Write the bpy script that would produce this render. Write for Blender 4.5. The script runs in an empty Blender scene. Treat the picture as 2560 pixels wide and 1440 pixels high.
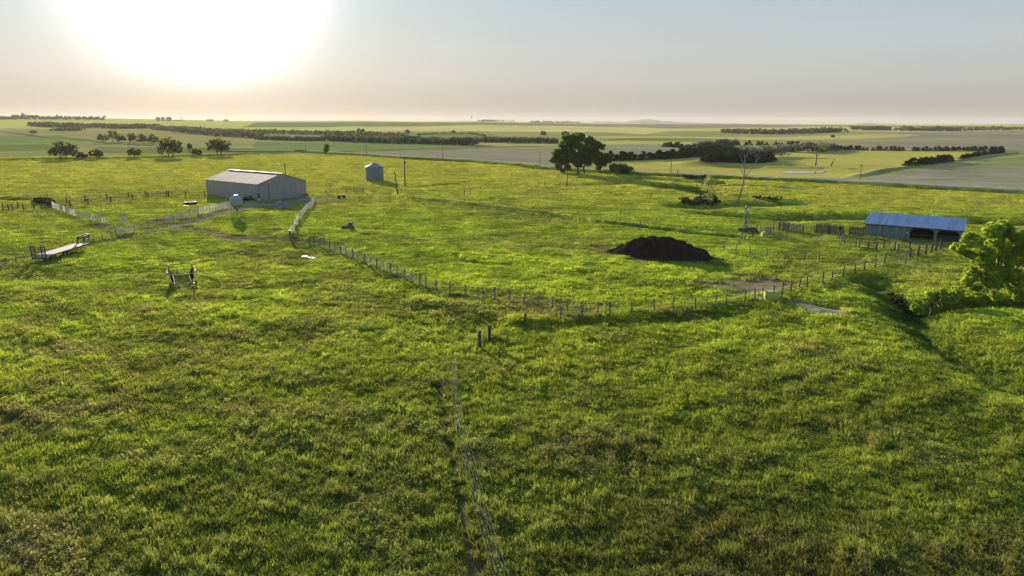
import bpy, math, random
import numpy as np
from mathutils import Vector, Matrix
random.seed(7); RNG = np.random.default_rng(7)
rad = math.radians
scene = bpy.context.scene
COL = scene.collection

# ------------------------------------------------------------------ camera
EYE = 22.0
PITCH, ROLL = 13.57, 0.16
cam_d = bpy.data.cameras.new('camera'); cam = bpy.data.objects.new('camera', cam_d); COL.objects.link(cam)
cam_d.lens = 24; cam_d.sensor_width = 36; cam_d.clip_start = 0.5; cam_d.clip_end = 60000
CAMM = Matrix.Rotation(rad(90-PITCH), 3, 'X') @ Matrix.Rotation(rad(ROLL), 3, 'Z')
cam.matrix_world = Matrix.Translation((0, 0, EYE)) @ CAMM.to_4x4()
scene.camera = cam
CR = np.array(CAMM)

# ------------------------------------------------------------------ light
SUN_AZ, SUN_EL = -23.3, 11.6            # degrees, azimuth from +Y (clockwise positive)
SD = Vector((math.sin(rad(SUN_AZ))*math.cos(rad(SUN_EL)), math.cos(rad(SUN_AZ))*math.cos(rad(SUN_EL)), math.sin(rad(SUN_EL))))
sl = bpy.data.lights.new('sun', 'SUN'); sl.energy = 5.0; sl.angle = rad(0.6); sl.color = (1.0, 0.86, 0.66)
so = bpy.data.objects.new('sun', sl); COL.objects.link(so); so.rotation_euler = SD.to_track_quat('Z', 'Y').to_euler(); so.location = (0, 0, 60)
W = bpy.data.worlds.new('World'); scene.world = W; W.use_nodes = True
nt = W.node_tree; nt.nodes.clear()
def N(t, typ, **kw):
    n = t.nodes.new(typ)
    for k, v in kw.items(): setattr(n, k, v)
    return n
wo = N(nt, 'ShaderNodeOutputWorld'); bg = N(nt, 'ShaderNodeBackground'); bg.inputs[1].default_value = 0.075
sky = N(nt, 'ShaderNodeTexSky'); sky.sky_type = 'NISHITA'; sky.sun_disc = False
sky.sun_elevation = rad(SUN_EL); sky.sun_rotation = rad(SUN_AZ); sky.air_density = 1.0; sky.dust_density = 0.6; sky.ozone_density = 1.3; sky.altitude = 500
# dusty air: a pale veil over the clear sky and the bright aureole around the sun
tc = N(nt, 'ShaderNodeTexCoord')
dot = N(nt, 'ShaderNodeVectorMath', operation='DOT_PRODUCT'); dot.inputs[1].default_value = SD
nt.links.new(tc.outputs['Generated'], dot.inputs[0])
ac = N(nt, 'ShaderNodeMath', operation='ARCCOSINE'); nt.links.new(dot.outputs['Value'], ac.inputs[0])
sx = N(nt, 'ShaderNodeSeparateXYZ'); nt.links.new(tc.outputs['Generated'], sx.inputs[0])
ramp = N(nt, 'ShaderNodeValToRGB'); nt.links.new(sx.outputs['Z'], ramp.inputs[0])
def set_ramp(r, pts, interp='EASE'):
    r.color_ramp.interpolation = interp
    e = r.color_ramp.elements
    while len(e) > 1: e.remove(e[-1])
    e[0].position = pts[0][0]; e[0].color = (*pts[0][1], 1)
    for p, c in pts[1:]:
        k = e.new(p); k.color = (*c, 1)
set_ramp(ramp, [(0.0, (1.98, 1.90, 1.74)), (0.03, (2.45, 2.38, 2.25)), (0.06, (3.0, 3.0, 2.92)), (0.10, (3.1, 3.32, 3.4)), (0.16, (2.75, 3.32, 3.68)), (0.4, (1.5, 2.5, 3.7)), (1.0, (.9, 1.7, 3.0))], 'LINEAR')
mixs = N(nt, 'ShaderNodeMixRGB'); mixs.inputs[0].default_value = 0.96
nt.links.new(sky.outputs[0], mixs.inputs[1]); nt.links.new(ramp.outputs[0], mixs.inputs[2])
mr = N(nt, 'ShaderNodeMapRange'); mr.inputs['From Min'].default_value = 0; mr.inputs['From Max'].default_value = 1.6
nt.links.new(ac.outputs[0], mr.inputs['Value'])
gr = N(nt, 'ShaderNodeValToRGB'); nt.links.new(mr.outputs[0], gr.inputs[0])
set_ramp(gr, [(0.0, (18, 17.5, 17)), (0.06, (9, 8.7, 8.3)), (0.084, (4.6, 4.5, 4.3)), (0.098, (2.9, 2.75, 2.5)), (0.110, (1.9, 1.75, 1.45)), (0.128, (1.15, 1.0, .72)), (0.16, (.75, .6, .36)), (0.26, (.38, .28, .12)), (0.42, (.15, .08, .0)), (0.6, (0, 0, 0))], 'LINEAR')
addc = N(nt, 'ShaderNodeMixRGB', blend_type='ADD'); addc.inputs[0].default_value = 1
ext = N(nt, 'ShaderNodeMapRange'); ext.interpolation_type = 'SMOOTHSTEP'; ext.inputs['From Min'].default_value = -.01; ext.inputs['From Max'].default_value = .075; ext.inputs['To Min'].default_value = .12
nt.links.new(sx.outputs['Z'], ext.inputs['Value'])          # the aureole is dimmed by the thicker air near the horizon
gm = N(nt, 'ShaderNodeVectorMath', operation='SCALE'); nt.links.new(gr.outputs[0], gm.inputs[0]); nt.links.new(ext.outputs[0], gm.inputs['Scale'])
nt.links.new(mixs.outputs[0], addc.inputs[1]); nt.links.new(gm.outputs[0], addc.inputs[2])
nt.links.new(addc.outputs[0], bg.inputs[0]); nt.links.new(bg.outputs[0], wo.inputs[0])
vs = scene.view_settings; vs.view_transform = 'Standard'; vs.look = 'None'; vs.gamma = 1; vs.exposure = 1.15
try: vs.use_curve_mapping = False
except Exception: pass
cy = scene.cycles
cy.max_bounces = 8; cy.diffuse_bounces = 4; cy.glossy_bounces = 2; cy.transmission_bounces = 4; cy.transparent_max_bounces = 8; cy.volume_bounces = 0
cy.use_denoising = True; cy.caustics_reflective = False; cy.caustics_refractive = False
cy.sample_clamp_indirect = 4

# ------------------------------------------------------------------ helpers: tags, meshes
def tag(o, label=None, cat=None, group=None, kind=None):
    if label: o['label'] = label
    if cat: o['category'] = cat
    if group: o['group'] = group
    if kind: o['kind'] = kind
    return o
def thing(name, label, cat, loc=(0, 0, 0), rz=0.0, group=None):
    o = bpy.data.objects.new(name, None); COL.objects.link(o); o.location = loc; o.rotation_euler = (0, 0, rz)
    o.empty_display_size = .2
    return tag(o, label, cat, group)
def link_mesh(name, me, mat, parent=None, loc=None, rz=None):
    o = bpy.data.objects.new(name, me); COL.objects.link(o)
    if mat and not me.materials: me.materials.append(mat)
    if parent: o.parent = parent
    if loc is not None: o.location = loc
    if rz is not None: o.rotation_euler = (0, 0, rz)
    return o
def copy_tree(o, parent=None, loc=None, rz=None, label=None, group=None, scale=None):
    c = o.copy(); COL.objects.link(c); c.parent = parent
    if loc is not None: c.location = loc
    if rz is not None: c.rotation_euler = (0, 0, rz)
    if scale is not None: c.scale = scale
    if label: c['label'] = label
    if group: c['group'] = group
    for ch in list(o.children):
        copy_tree(ch, c)
    return c
class MB:
    def __init__(s): s.v = []; s.f = []
    def add(s, vs, fs):
        b = len(s.v); s.v += [tuple(p) for p in vs]; s.f += [tuple(b+i for i in f) for f in fs]; return s
    def box(s, c, d, rot=None):
        x, y, z = d[0]/2, d[1]/2, d[2]/2
        p = [Vector((sx*x, sy*y, sz*z)) for sz in (-1, 1) for sx, sy in ((-1, -1), (1, -1), (1, 1), (-1, 1))]
        if rot is not None: p = [rot @ q for q in p]
        p = [q+Vector(c) for q in p]
        return s.add(p, [(3, 2, 1, 0), (4, 5, 6, 7), (0, 1, 5, 4), (1, 2, 6, 5), (2, 3, 7, 6), (3, 0, 4, 7)])
    def beam(s, a, b, w, h):                       # rectangular bar from a to b
        a, b = Vector(a), Vector(b); d = b-a; L = d.length
        q = d.to_track_quat('X', 'Z').to_matrix()
        return s.box((a+b)/2, (L, w, h), q)
    def tube(s, pts, r, n=6, cap=True):
        pts = [Vector(p) for p in pts]; k = len(pts)
        rs = r if isinstance(r, (list, tuple)) else [r]*k
        vs = []; fs = []
        for i, p in enumerate(pts):
            d = (pts[min(i+1, k-1)]-pts[max(i-1, 0)])
            if d.length < 1e-9: d = Vector((0, 0, 1))
            d.normalize()
            up = Vector((0, 0, 1)) if abs(d.z) < .9 else Vector((1, 0, 0))
            a = d.cross(up).normalized(); b = d.cross(a)
            for j in range(n):
                t = 2*math.pi*j/n
                vs.append(p+(a*math.cos(t)+b*math.sin(t))*rs[i])
        for i in range(k-1):
            for j in range(n):
                fs.append((i*n+j, i*n+(j+1) % n, (i+1)*n+(j+1) % n, (i+1)*n+j))
        if cap: fs.append(tuple(range(n-1, -1, -1))); fs.append(tuple((k-1)*n+j for j in range(n)))
        return s.add(vs, fs)
    def lathe(s, prof, n=32, c=(0, 0, 0)):         # prof: list of (r, z)
        vs = []; fs = []
        for r, z in prof:
            for j in range(n):
                t = 2*math.pi*j/n; vs.append((c[0]+r*math.cos(t), c[1]+r*math.sin(t), c[2]+z))
        for i in range(len(prof)-1):
            for j in range(n): fs.append((i*n+j, i*n+(j+1) % n, (i+1)*n+(j+1) % n, (i+1)*n+j))
        return s.add(vs, fs)
    def mesh(s, name, smooth=False):
        me = bpy.data.meshes.new(name); me.from_pydata(s.v, [], s.f); me.update()
        if smooth: me.polygons.foreach_set('use_smooth', [True]*len(me.polygons))
        return me
    def build(s, name, mat, parent=None, loc=None, rz=None, smooth=False):
        return link_mesh(name, s.mesh(name, smooth), mat, parent, loc, rz)
def np_mesh(name, V, F, smooth=False, colors=None, cname='tint'):
    me = bpy.data.meshes.new(name); nv, nf, k = len(V), len(F), F.shape[1]
    me.vertices.add(nv); me.vertices.foreach_set('co', np.ascontiguousarray(V, dtype=np.float32).ravel())
    me.loops.add(nf*k); me.loops.foreach_set('vertex_index', np.ascontiguousarray(F, dtype=np.int32).ravel())
    me.polygons.add(nf); me.polygons.foreach_set('loop_start', np.arange(0, nf*k, k, dtype=np.int32))
    try: me.polygons.foreach_set('loop_total', np.full(nf, k, dtype=np.int32))
    except Exception: pass
    if smooth: me.polygons.foreach_set('use_smooth', np.ones(nf, dtype=bool))
    me.update(calc_edges=True)
    if colors is not None:
        a = me.attributes.new(cname, 'FLOAT_COLOR', 'POINT')
        c4 = np.ones((nv, 4), dtype=np.float32); c4[:, :3] = colors; a.data.foreach_set('color', c4.ravel())
    return me

# ------------------------------------------------------------------ noise
PERM = np.random.default_rng(11).random((512, 512)).astype(np.float32)
def vnoise(x, y, seed=0):
    x = x+seed*37.7; y = y+seed*91.3
    xi = np.floor(x).astype(np.int64); yi = np.floor(y).astype(np.int64)
    fx = (x-xi); fy = (y-yi); fx = fx*fx*fx*(fx*(fx*6-15)+10); fy = fy*fy*fy*(fy*(fy*6-15)+10)
    a = PERM[xi & 511, yi & 511]; b = PERM[(xi+1) & 511, yi & 511]; c = PERM[xi & 511, (yi+1) & 511]; d = PERM[(xi+1) & 511, (yi+1) & 511]
    return (a*(1-fx)+b*fx)*(1-fy)+(c*(1-fx)+d*fx)*fy      # 0..1
def fbm(x, y, o=3, seed=0):
    s = 0; amp = 1; tot = 0
    for i in range(o):
        s = s+amp*vnoise(x*2**i, y*2**i, seed+i*5); tot += amp; amp *= .5
    return s/tot
def sst(a, b, x):
    t = np.clip((x-a)/(b-a), 0, 1); return t*t*(3-2*t)

# ------------------------------------------------------------------ terrain height
SKYL = [(-800, 12), (0, 11), (320, 7.5), (640, 3.2), (900, 4.8), (1060, 3.3), (1200, 4.6), (1300, 2.6), (1480, .8), (1740, 0), (2000, -.2), (2300, -.6), (2560, .2), (3400, 1)]
def crest(az_px):
    xs = [a for a, _ in SKYL]; ys = [b for _, b in SKYL]
    return np.interp(az_px, xs, ys)
def h_base(x, y):
    x = np.asarray(x, dtype=np.float64); y = np.asarray(y, dtype=np.float64)
    r = np.hypot(x, y); az = np.arctan2(x, np.maximum(y, 1e-3)); az = np.where(y <= 0, np.sign(x)*1.2, az)
    ap = 1280+1707*np.tan(np.clip(az, -1.05, 1.05))*.985
    e = crest(ap)
    hc = EYE+5200*e/1730
    h = hc*sst(700, 5200, r)**1.1
    a1 = sst(60, 400, r)*.45
    h = h+a1*(fbm(x/55, y/38, 2, 1)-.5)*2
    a2 = sst(420, 1500, r)*(1-sst(3800, 5000, r))
    h = h+a2*5.0*(fbm(x/620, y/330, 2, 3)-.5)*2
    n = 1-sst(350, 700, r)
    h = h+n*(.32*(fbm(x/17+.3*y/17, y/11, 2, 7)-.5)*2)*(.5+.5*sst(30, 100, r))
    return h
def h_fine(x, y):
    r = np.hypot(x, y); n = 1-sst(260, 520, r)
    g = (vnoise(x/3.1+.25*y, y/1.7, 21)-.5)*.15+(vnoise(x/1.5, y/1.0, 25)-.5)*.11
    return g*n*(.55+.45*sst(50, 110, r))
def pix_ray(px, py):
    d = CR @ np.array([(px-1280)/1706.667, -(py-720)/1706.667, -1.0]); return d/np.linalg.norm(d)
TS = np.geomspace(12, 12000, 3000)
def hit(px, py, hf, zoff=0.0):
    d = pix_ray(px, py)
    X = d[0]*TS; Y = d[1]*TS; Z = EYE+d[2]*TS-zoff-hf(X, Y)
    k = np.nonzero(Z < 0)[0]
    if len(k) == 0: t = 11500.0
    else:
        i = k[0]
        if i == 0: t = TS[0]
        else: t = TS[i-1]+(TS[i]-TS[i-1])*Z[i-1]/(Z[i-1]-Z[i])
    return float(d[0]*t), float(d[1]*t)
def PB(*pts): return [hit(p[0], p[1], h_base) for p in pts]
def seg_dist(x, y, pts):
    best = np.full(x.shape, 1e9)
    for (ax, ay), (bx, by) in zip(pts[:-1], pts[1:]):
        dx, dy = bx-ax, by-ay; L = dx*dx+dy*dy+1e-9
        t = np.clip(((x-ax)*dx+(y-ay)*dy)/L, 0, 1)
        best = np.minimum(best, np.hypot(x-ax-t*dx, y-ay-t*dy))
    return best
# gullies and banks: (world polyline, depth, half width)
CUTS = [
 (PB((2180, 705), (2250, 745), (2290, 790), (2335, 850), (2400, 890), (2470, 915), (2560, 960)), 1.5, 2.8),
 (PB((2290, 760), (2400, 752), (2560, 748)), 1.3, 3.0),
 (PB((1990, 503), (1930, 497), (1850, 489), (1790, 484)), 2.0, 2.4),
 (PB((1985, 505), (1920, 506), (1850, 508), (1790, 512), (1740, 516), (1700, 510)), 3.0, 4.2),
 (PB((1745, 530), (1800, 534), (1880, 540), (1960, 545)), 1.8, 2.6),
 (PB((1960, 545), (2060, 541), (2180, 540), (2330, 545), (2440, 551), (2560, 556)), 2.6, 4.2),
 (PB((1600, 444), (1680, 448), (1750, 453), (1790, 453)), 3.0, 4.2),
 (PB((1640, 462), (1720, 470), (1770, 482)), 1.2, 5.0),
 (PB((1800, 462), (1900, 465), (2000, 470)), 1.8, 4.0),
 (PB((1060, 466), (1160, 455), (1240, 452)), .8, 3.0),
 (PB((1400, 462), (1500, 460), (1600, 455)), 1.0, 4.0),
 (PB((1150, 650), (1190, 657), (1230, 662)), .7, .9),
 (PB((1098, 965), (1120, 1080), (1150, 1250), (1190, 1440), (1220, 1600)), .10, .4),
 (PB((0, 496), (60, 497)), 1.2, 3),
 (PB((1180, 842), (1250, 822), (1330, 822), (1480, 812), (1640, 805), (1800, 795)), .28, 2.6),
]
RIDGES = [
 (PB((1230, 842), (1310, 812), (1400, 799), (1480, 796), (1580, 787), (1700, 777), (1814, 766), (1900, 750), (2017, 722), (2107, 694), (2210, 662)), .38, 1.7),
 (PB((1060, 760), (1180, 782), (1300, 810)), .45, 2.2),
 (PB((774, 612), (865, 643), (926, 669), (1029, 709), (1125, 741), (1195, 748)), .25, 1.2),
 (PB((1040, 497), (1200, 514), (1400, 540), (1560, 562), (1700, 577), (1830, 592)), .6, 1.2),
 (PB((2140, 442), (2200, 428), (2290, 414), (2400, 402), (2540, 383)), 1.0, 3),
 (PB((1750, 412), (1830, 402), (1930, 407)), 2.6, 12),
 (PB((1920, 420), (1990, 421.5), (2060, 422), (2120, 424)), 1.0, 3.5),
]
ROAD = PB((560, 379), (700, 380), (765, 380), (840, 384), (940, 389), (1010, 394), (1100, 398), (1200, 404), (1290, 411), (1380, 420), (1480, 428), (1600, 435), (1750, 441), (1920, 448), (2100, 456), (2300, 467), (2560, 481), (2900, 503))
ROAD2 = PB((840, 381), (980, 376), (1150, 371), (1300, 367), (1500, 363), (1620, 361))
ROAD3 = PB((0, 401), (140, 398), (330, 396), (480, 391), (640, 386), (760, 380))
ROAD4 = PB((0, 328), (90, 340), (250, 355), (400, 360))
PADS = []      # (x, y, radius, z)
def add_pad(px, py, rr):
    x, y = hit(px, py, h_base); PADS.append((x, y, rr, float(h_base(x, y))))
for a in ((640, 486, 21), (700, 505, 9), (937, 452, 6), (2290, 590, 13), (160, 640, 9), (458, 700, 7), (593, 538, 3), (1640, 630, 9), (2006, 431.5, 13)): add_pad(*a)
XF = 700
def H(x, y):
    x = np.asarray(x, dtype=np.float64); y = np.asarray(y, dtype=np.float64); shp = x.shape
    x = np.atleast_1d(x).ravel(); y = np.atleast_1d(y).ravel()
    h = h_base(x, y)
    for (cx, cy_, rr, z) in PADS:
        m = np.abs(x-cx)+np.abs(y-cy_) < rr*4
        d = np.hypot(x[m]-cx, y[m]-cy_); w = 1-sst(rr, rr*1.8, d); h[m] = h[m]*(1-w)+z*w
    near = np.hypot(x, y) < XF
    if near.any():
        xn, yn = x[near], y[near]; hn = h[near]+h_fine(xn, yn)
        wob = (vnoise(xn/4.5, yn/4.5, 31)-.5)*2.0
        for pts, dep, w in CUTS:
            d = seg_dist(xn, yn, pts)+wob*min(1, w/3)
            hn = hn-dep*np.exp(-np.maximum(d, 0)**2/(w*w)*.9)
        for pts, dep, w in RIDGES:
            d = seg_dist(xn, yn, pts)
            hn = hn+dep*np.exp(-d**2/(w*w))
        d = seg_dist(xn, yn, ROAD); hn = hn+1.1*(1-sst(4.0, 8.0, d))-.35*np.exp(-(d-9.5)**2/6)
        for rp in (ROAD2, ROAD3):
            d = seg_dist(xn, yn, rp); hn = hn+.7*(1-sst(3.0, 7.0, d))
        h[near] = hn
    return h.reshape(shp) if shp else float(h[0])
def P(px, py, zoff=0.0): return hit(px, py, H, zoff)
def P3(px, py, sink=0.0):
    x, y = P(px, py); return Vector((x, y, H(x, y)-sink))
def PL(pts): return [P3(*p) for p in pts]
def z_from_px(x, y, py):
    """height of the point above (x, y) that the picture shows at row py"""
    lo, hi = -20.0, 200.0
    for _ in range(50):
        m = (lo+hi)/2; v = CR.T @ np.array([x, y, m-EYE]); q = 720-(-v[1]/v[2]*-1)*0 if False else 720-1706.667*(v[1]/-v[2])
        if q > py: lo = m
        else: hi = m
    return (lo+hi)/2
def m_per_px(x, y): return (CR.T @ np.array([x, y, -EYE]))[2]*-1/1706.667

# ------------------------------------------------------------------ ground colour
def C(r, g, b): return np.array([r, g, b])
BRIGHT = C(.225, .315, .034); MIDG = C(.155, .220, .030); OLIVE = C(.185, .19, .062); YEL = C(.38, .37, .09); DARKG = C(.07, .12, .026)
SOIL = C(.19, .140, .108); DUST = C(.36, .30, .25); CROP = C(.272, .25, .165); WHEAT = C(.155, .20, .055); HAY = C(.46, .40, .135); LGRN = C(.28, .275, .105); MUD = C(.145, .098, .078)
FIELDS = []
def F(col, *pts, edge=1): FIELDS.append((col, PB(*pts)))
# far to near; each a polygon on the ground
F(LGRN*.95, (-900, 401), (640, 386), (840, 383), (1100, 398), (1380, 420), (1600, 435), (2000, 452), (2900, 505), (3600, 314), (-2500, 300))
F(WHEAT*.9, (600, 318), (640, 306), (900, 304.5), (1300, 307), (1900, 311), (3000, 316), (3000, 320), (2560, 318.5), (1900, 316.5), (1480, 316), (1280, 314), (1000, 316))
F(CROP*.8, (1480, 310), (1900, 312), (2050, 315), (1900, 322), (1600, 321), (1480, 318))
F(HAY*1.1, (690, 321.5), (880, 315.5), (1000, 318.5), (1280, 313.5), (1440, 316), (1650, 320.5), (1720, 325), (1610, 336), (1300, 329), (1000, 328), (760, 326))
F(HAY, (1700, 320), (2010, 317), (2560, 327), (3000, 330), (3000, 333), (2300, 330), (1900, 322.5))
F(CROP*1.0, (2300, 331), (2560, 325.5), (3100, 330), (3100, 384), (2580, 380), (2510, 378), (2080, 366), (2150, 356), (2400, 346), (2150, 345), (2190, 338))
F(HAY*.95, (1440, 341), (1900, 342), (2230, 335), (2300, 338), (2000, 349), (1700, 349), (1440, 345))
F(WHEAT*1.1, (1030, 338), (1160, 332), (1240, 335), (1200, 346), (1080, 345))
F(WHEAT, (1510, 349), (1600, 344.5), (1760, 346), (1920, 351), (1700, 354), (1520, 353))
F(HAY*.8+C(.02, .03, 0), (1200, 358), (1400, 356), (1560, 351), (1750, 355), (1900, 361), (1620, 359), (1290, 366), (1200, 363))
F(CROP, (850, 384), (1000, 378), (1290, 368.5), (1500, 364.5), (1640, 362), (1880, 371), (1850, 383), (1530, 393), (1390, 410), (1280, 407), (1100, 396))
F(WHEAT*.95+C(.03, .03, .02), (640, 353), (800, 354), (1180, 364), (1280, 366), (960, 374), (830, 379), (640, 384))
F(HAY*.6+C(.03, .02, .01), (-300, 321), (400, 323), (640, 347), (800, 353), (600, 352), (440, 348), (200, 342), (0, 328))
F(WHEAT*1.1, (-400, 337), (150, 338.5), (240, 351), (160, 357.5), (-400, 359))
F(WHEAT*1.0, (-400, 363), (110, 361), (170, 368), (120, 377), (-400, 384))
F(WHEAT*.8+C(.05, .03, .02), (240, 368), (420, 368), (640, 371), (640, 380), (400, 384), (250, 383))
F(C(.40, .36, .085), (1540, 404), (1720, 393), (1900, 384), (2080, 377), (2500, 382), (2290, 412), (2130, 440), (2100, 452), (1900, 444), (1700, 437), (1600, 430))
F(CROP*.9, (2180, 444), (2330, 420), (2450, 403), (2560, 391), (3100, 392), (3100, 500), (2560, 471), (2300, 457), (2150, 449))
F(WHEAT*.7+CROP*.3, (2440, 405), (2560, 391), (3100, 392), (3100, 420), (2560, 418), (2330, 424))
# trodden soil, and fence-line shade painted as dark strips: (world polyline, half width, colour)
DIRT_SHADE = [
 (PB((1080, 478), (1000, 482), (900, 490), (850, 493), (790, 496)), 1.1, DUST*.9),
 (PB((785, 500), (740, 504), (690, 512), (640, 512), (600, 520)), 5.5, DUST*.75),
 (PB((700, 497), (770, 494)), 4.0, DUST*.7),
 (PB((600, 522), (560, 532), (520, 542), (480, 556), (440, 566), (380, 578)), 2.8, SOIL*1.35),
 (PB((440, 572), (520, 582), (600, 600), (700, 596)), 2.6, SOIL*1.0),
 (PB((380, 580), (300, 598), (235, 610), (150, 628), (60, 648), (-60, 668)), 1.7, MUD*1.1),
 (PB((410, 552), (340, 566), (280, 572), (240, 566)), 2.6, MUD*1.2),
 (PB((1800, 712), (1860, 710), (1940, 712)), 3.6, MUD*1.6),
 (PB((1850, 735), (1900, 728), (1950, 722)), 1.6, DUST*.6),
 (PB((1905, 752), (1960, 754), (2010, 762), (2060, 776)), 1.9, DUST*.8),
 (PB((2150, 660), (2220, 656), (2300, 662)), 1.4, SOIL*1.3),
 (PB((2270, 605), (2330, 612), (2390, 620)), 2.8, SOIL*1.1),
 (PB((1250, 745), (1380, 758), (1540, 768)), .6, SOIL),
 (PB((1150, 650), (1190, 657), (1235, 663)), .6, MUD),
 (PB((1098, 965), (1120, 1080), (1150, 1250), (1190, 1440), (1220, 1700)), .50, C(.105, .092, .042)),
 (PB((720, 604), (745, 606), (775, 606)), 2.0, MUD),
 (PB((1560, 650), (1650, 650), (1740, 655), (1790, 664)), 1.2, MUD),
 (PB((1850, 690), (1900, 690)), 1.5, SOIL*.9),
 (PB((390, 540), (300, 552)), .9, MUD),
 (PB((1034, 504), (1171, 518), (1334, 538), (1500, 558), (1700, 582), (1840, 595)), .9, DARKG*.85), (PB((790, 509), (900, 507), (1020, 503)), .8, DARKG), (PB((770, 613), (865, 643), (926, 670), (1029, 711), (1125, 743), (1195, 750)), .45, DARKG),  # shade of taller grass, plus some dirt, painted dark green along three fences
 (PB((1530, 632), (1600, 648), (1700, 652), (1760, 646)), 1.6, MUD), (PB((1500, 618), (1540, 612)), 1.8, SOIL*.8), (PB((560, 595), (640, 590), (700, 575)), 1.6, SOIL*.8),
]
SAND = [
 (PB((1680, 452), (1740, 458), (1790, 460)), 2.3, C(.5, .45, .2)), (PB((1790, 532), (1850, 537)), 1.1, C(.6, .53, .3)), (PB((1880, 499), (1920, 503)), .9, C(.36, .34, .14)),
 (PB((1600, 433), (1650, 436)), 2.0, DUST), (PB((2330, 452), (2400, 452)), 2.0, CROP*1.25),
]
def in_poly(x, y, poly):
    ins = np.zeros(x.shape, bool); n = len(poly)
    for i in range(n):
        x1, y1 = poly[i]; x2, y2 = poly[(i+1) % n]
        if y1 == y2: continue
        c = ((y1 > y) != (y2 > y)) & (x < (x2-x1)*(y-y1)/(y2-y1)+x1)
        ins ^= c
    return ins
def mix(a, b, t): return a*(1-t[:, None])+b*t[:, None]
def ground_color(x, y):
    """albedo and how much grass grows (0..1) at world points"""
    x = np.asarray(x, float).ravel(); y = np.asarray(y, float).ravel(); r = np.hypot(x, y)
    n1 = fbm(x/26, y/17, 3, 41); n2 = fbm(x/7.5+9, y/4.6, 3, 43); n3 = fbm(x/2.2, y/1.5, 2, 47); n4 = fbm(x/70, y/45, 2, 49)
    col = np.repeat(BRIGHT[None, :], len(x), 0).astype(float)
    col = mix(col, MIDG, sst(.42, .72, n2))
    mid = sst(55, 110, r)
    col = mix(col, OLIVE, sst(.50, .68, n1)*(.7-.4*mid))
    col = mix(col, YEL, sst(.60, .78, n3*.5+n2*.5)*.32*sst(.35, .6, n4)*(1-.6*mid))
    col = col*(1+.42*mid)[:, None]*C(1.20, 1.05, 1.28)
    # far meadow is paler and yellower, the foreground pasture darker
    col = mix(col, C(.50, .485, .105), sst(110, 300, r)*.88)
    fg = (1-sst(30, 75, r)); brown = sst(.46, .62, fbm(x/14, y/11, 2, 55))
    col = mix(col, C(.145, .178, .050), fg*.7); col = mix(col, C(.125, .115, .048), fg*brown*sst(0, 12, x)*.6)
    left = sst(-5, -40, x)*(1-sst(90, 170, r)); col = mix(col, OLIVE*1.15, left*.45*sst(.38, .6, n2)); col = mix(col, C(.33, .31, .12), left*.28*sst(.56, .66, fbm(x/5, y/3.4, 3, 61)))
    n5 = fbm(x/3.3+5, y/2.1, 3, 63); n6 = fbm(x/1.1, y/.8, 2, 65)
    col = col*(1+((.46*n5-.23)+.25*(n6-.5))*(1-.35*mid))[:, None]
    grass = np.ones(len(x))
    # fields beyond
    wx = x+(vnoise(x/60, y/60, 71)-.5)*8; wy = y+(vnoise(x/60+9, y/60, 73)-.5)*6
    for fc, poly in FIELDS:
        m = in_poly(wx, wy, poly)
        if m.any():
            t = fbm(x[m]/90, y[m]/60, 3, 77)
            col[m] = fc[None, :]*(1.12 if fc[2] < .15 else 1.0)*(.82+.36*t+.26*(fbm((x[m]*.62+y[m]*.78)/5, (x[m]*.78-y[m]*.62)/120, 2, 78)-.5))[:, None]
            if fc is not FIELDS[0][0]: pass
            grass[m] = .25
    near = r < XF
    xn, yn = x[near], y[near]; cn = col[near]; gn = grass[near]
    wob = (fbm(xn/3.0, yn/2.0, 3, 81)-.5)
    for pts, w, dc in DIRT_SHADE:
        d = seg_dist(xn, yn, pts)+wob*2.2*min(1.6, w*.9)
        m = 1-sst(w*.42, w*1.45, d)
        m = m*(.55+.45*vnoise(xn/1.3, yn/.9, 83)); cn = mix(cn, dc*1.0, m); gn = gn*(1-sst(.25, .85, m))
    for pts, w, dc in SAND:
        d = seg_dist(xn, yn, pts)+wob*w; m = 1-sst(w*.7, w*1.2, d); cn = mix(cn, dc, m); gn = gn*(1-m)
    d = seg_dist(xn, yn, ROAD); m = 1-sst(3.0, 4.2, d+wob*.8); cn = mix(cn, C(.33, .31, .28), m); gn = gn*(1-sst(.1, .5, m))
    m = sst(4.2, 5.2, d)*(1-sst(7, 10, d)); cn = mix(cn, MIDG*.9, m*.8)
    for rp in (ROAD2, ROAD3):
        d = seg_dist(xn, yn, rp); m = 1-sst(2.2, 5.0, d); cn = mix(cn, MIDG*.55, m*.85)
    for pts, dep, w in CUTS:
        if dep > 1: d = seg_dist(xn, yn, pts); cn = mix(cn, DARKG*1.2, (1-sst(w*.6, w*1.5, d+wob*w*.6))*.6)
    col[near] = cn; grass[near] = gn
    d = seg_dist(x, y, ROAD4); col = mix(col, MIDG*.6, (1-sst(3, 9, d))*.8)
    return col, grass
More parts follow.
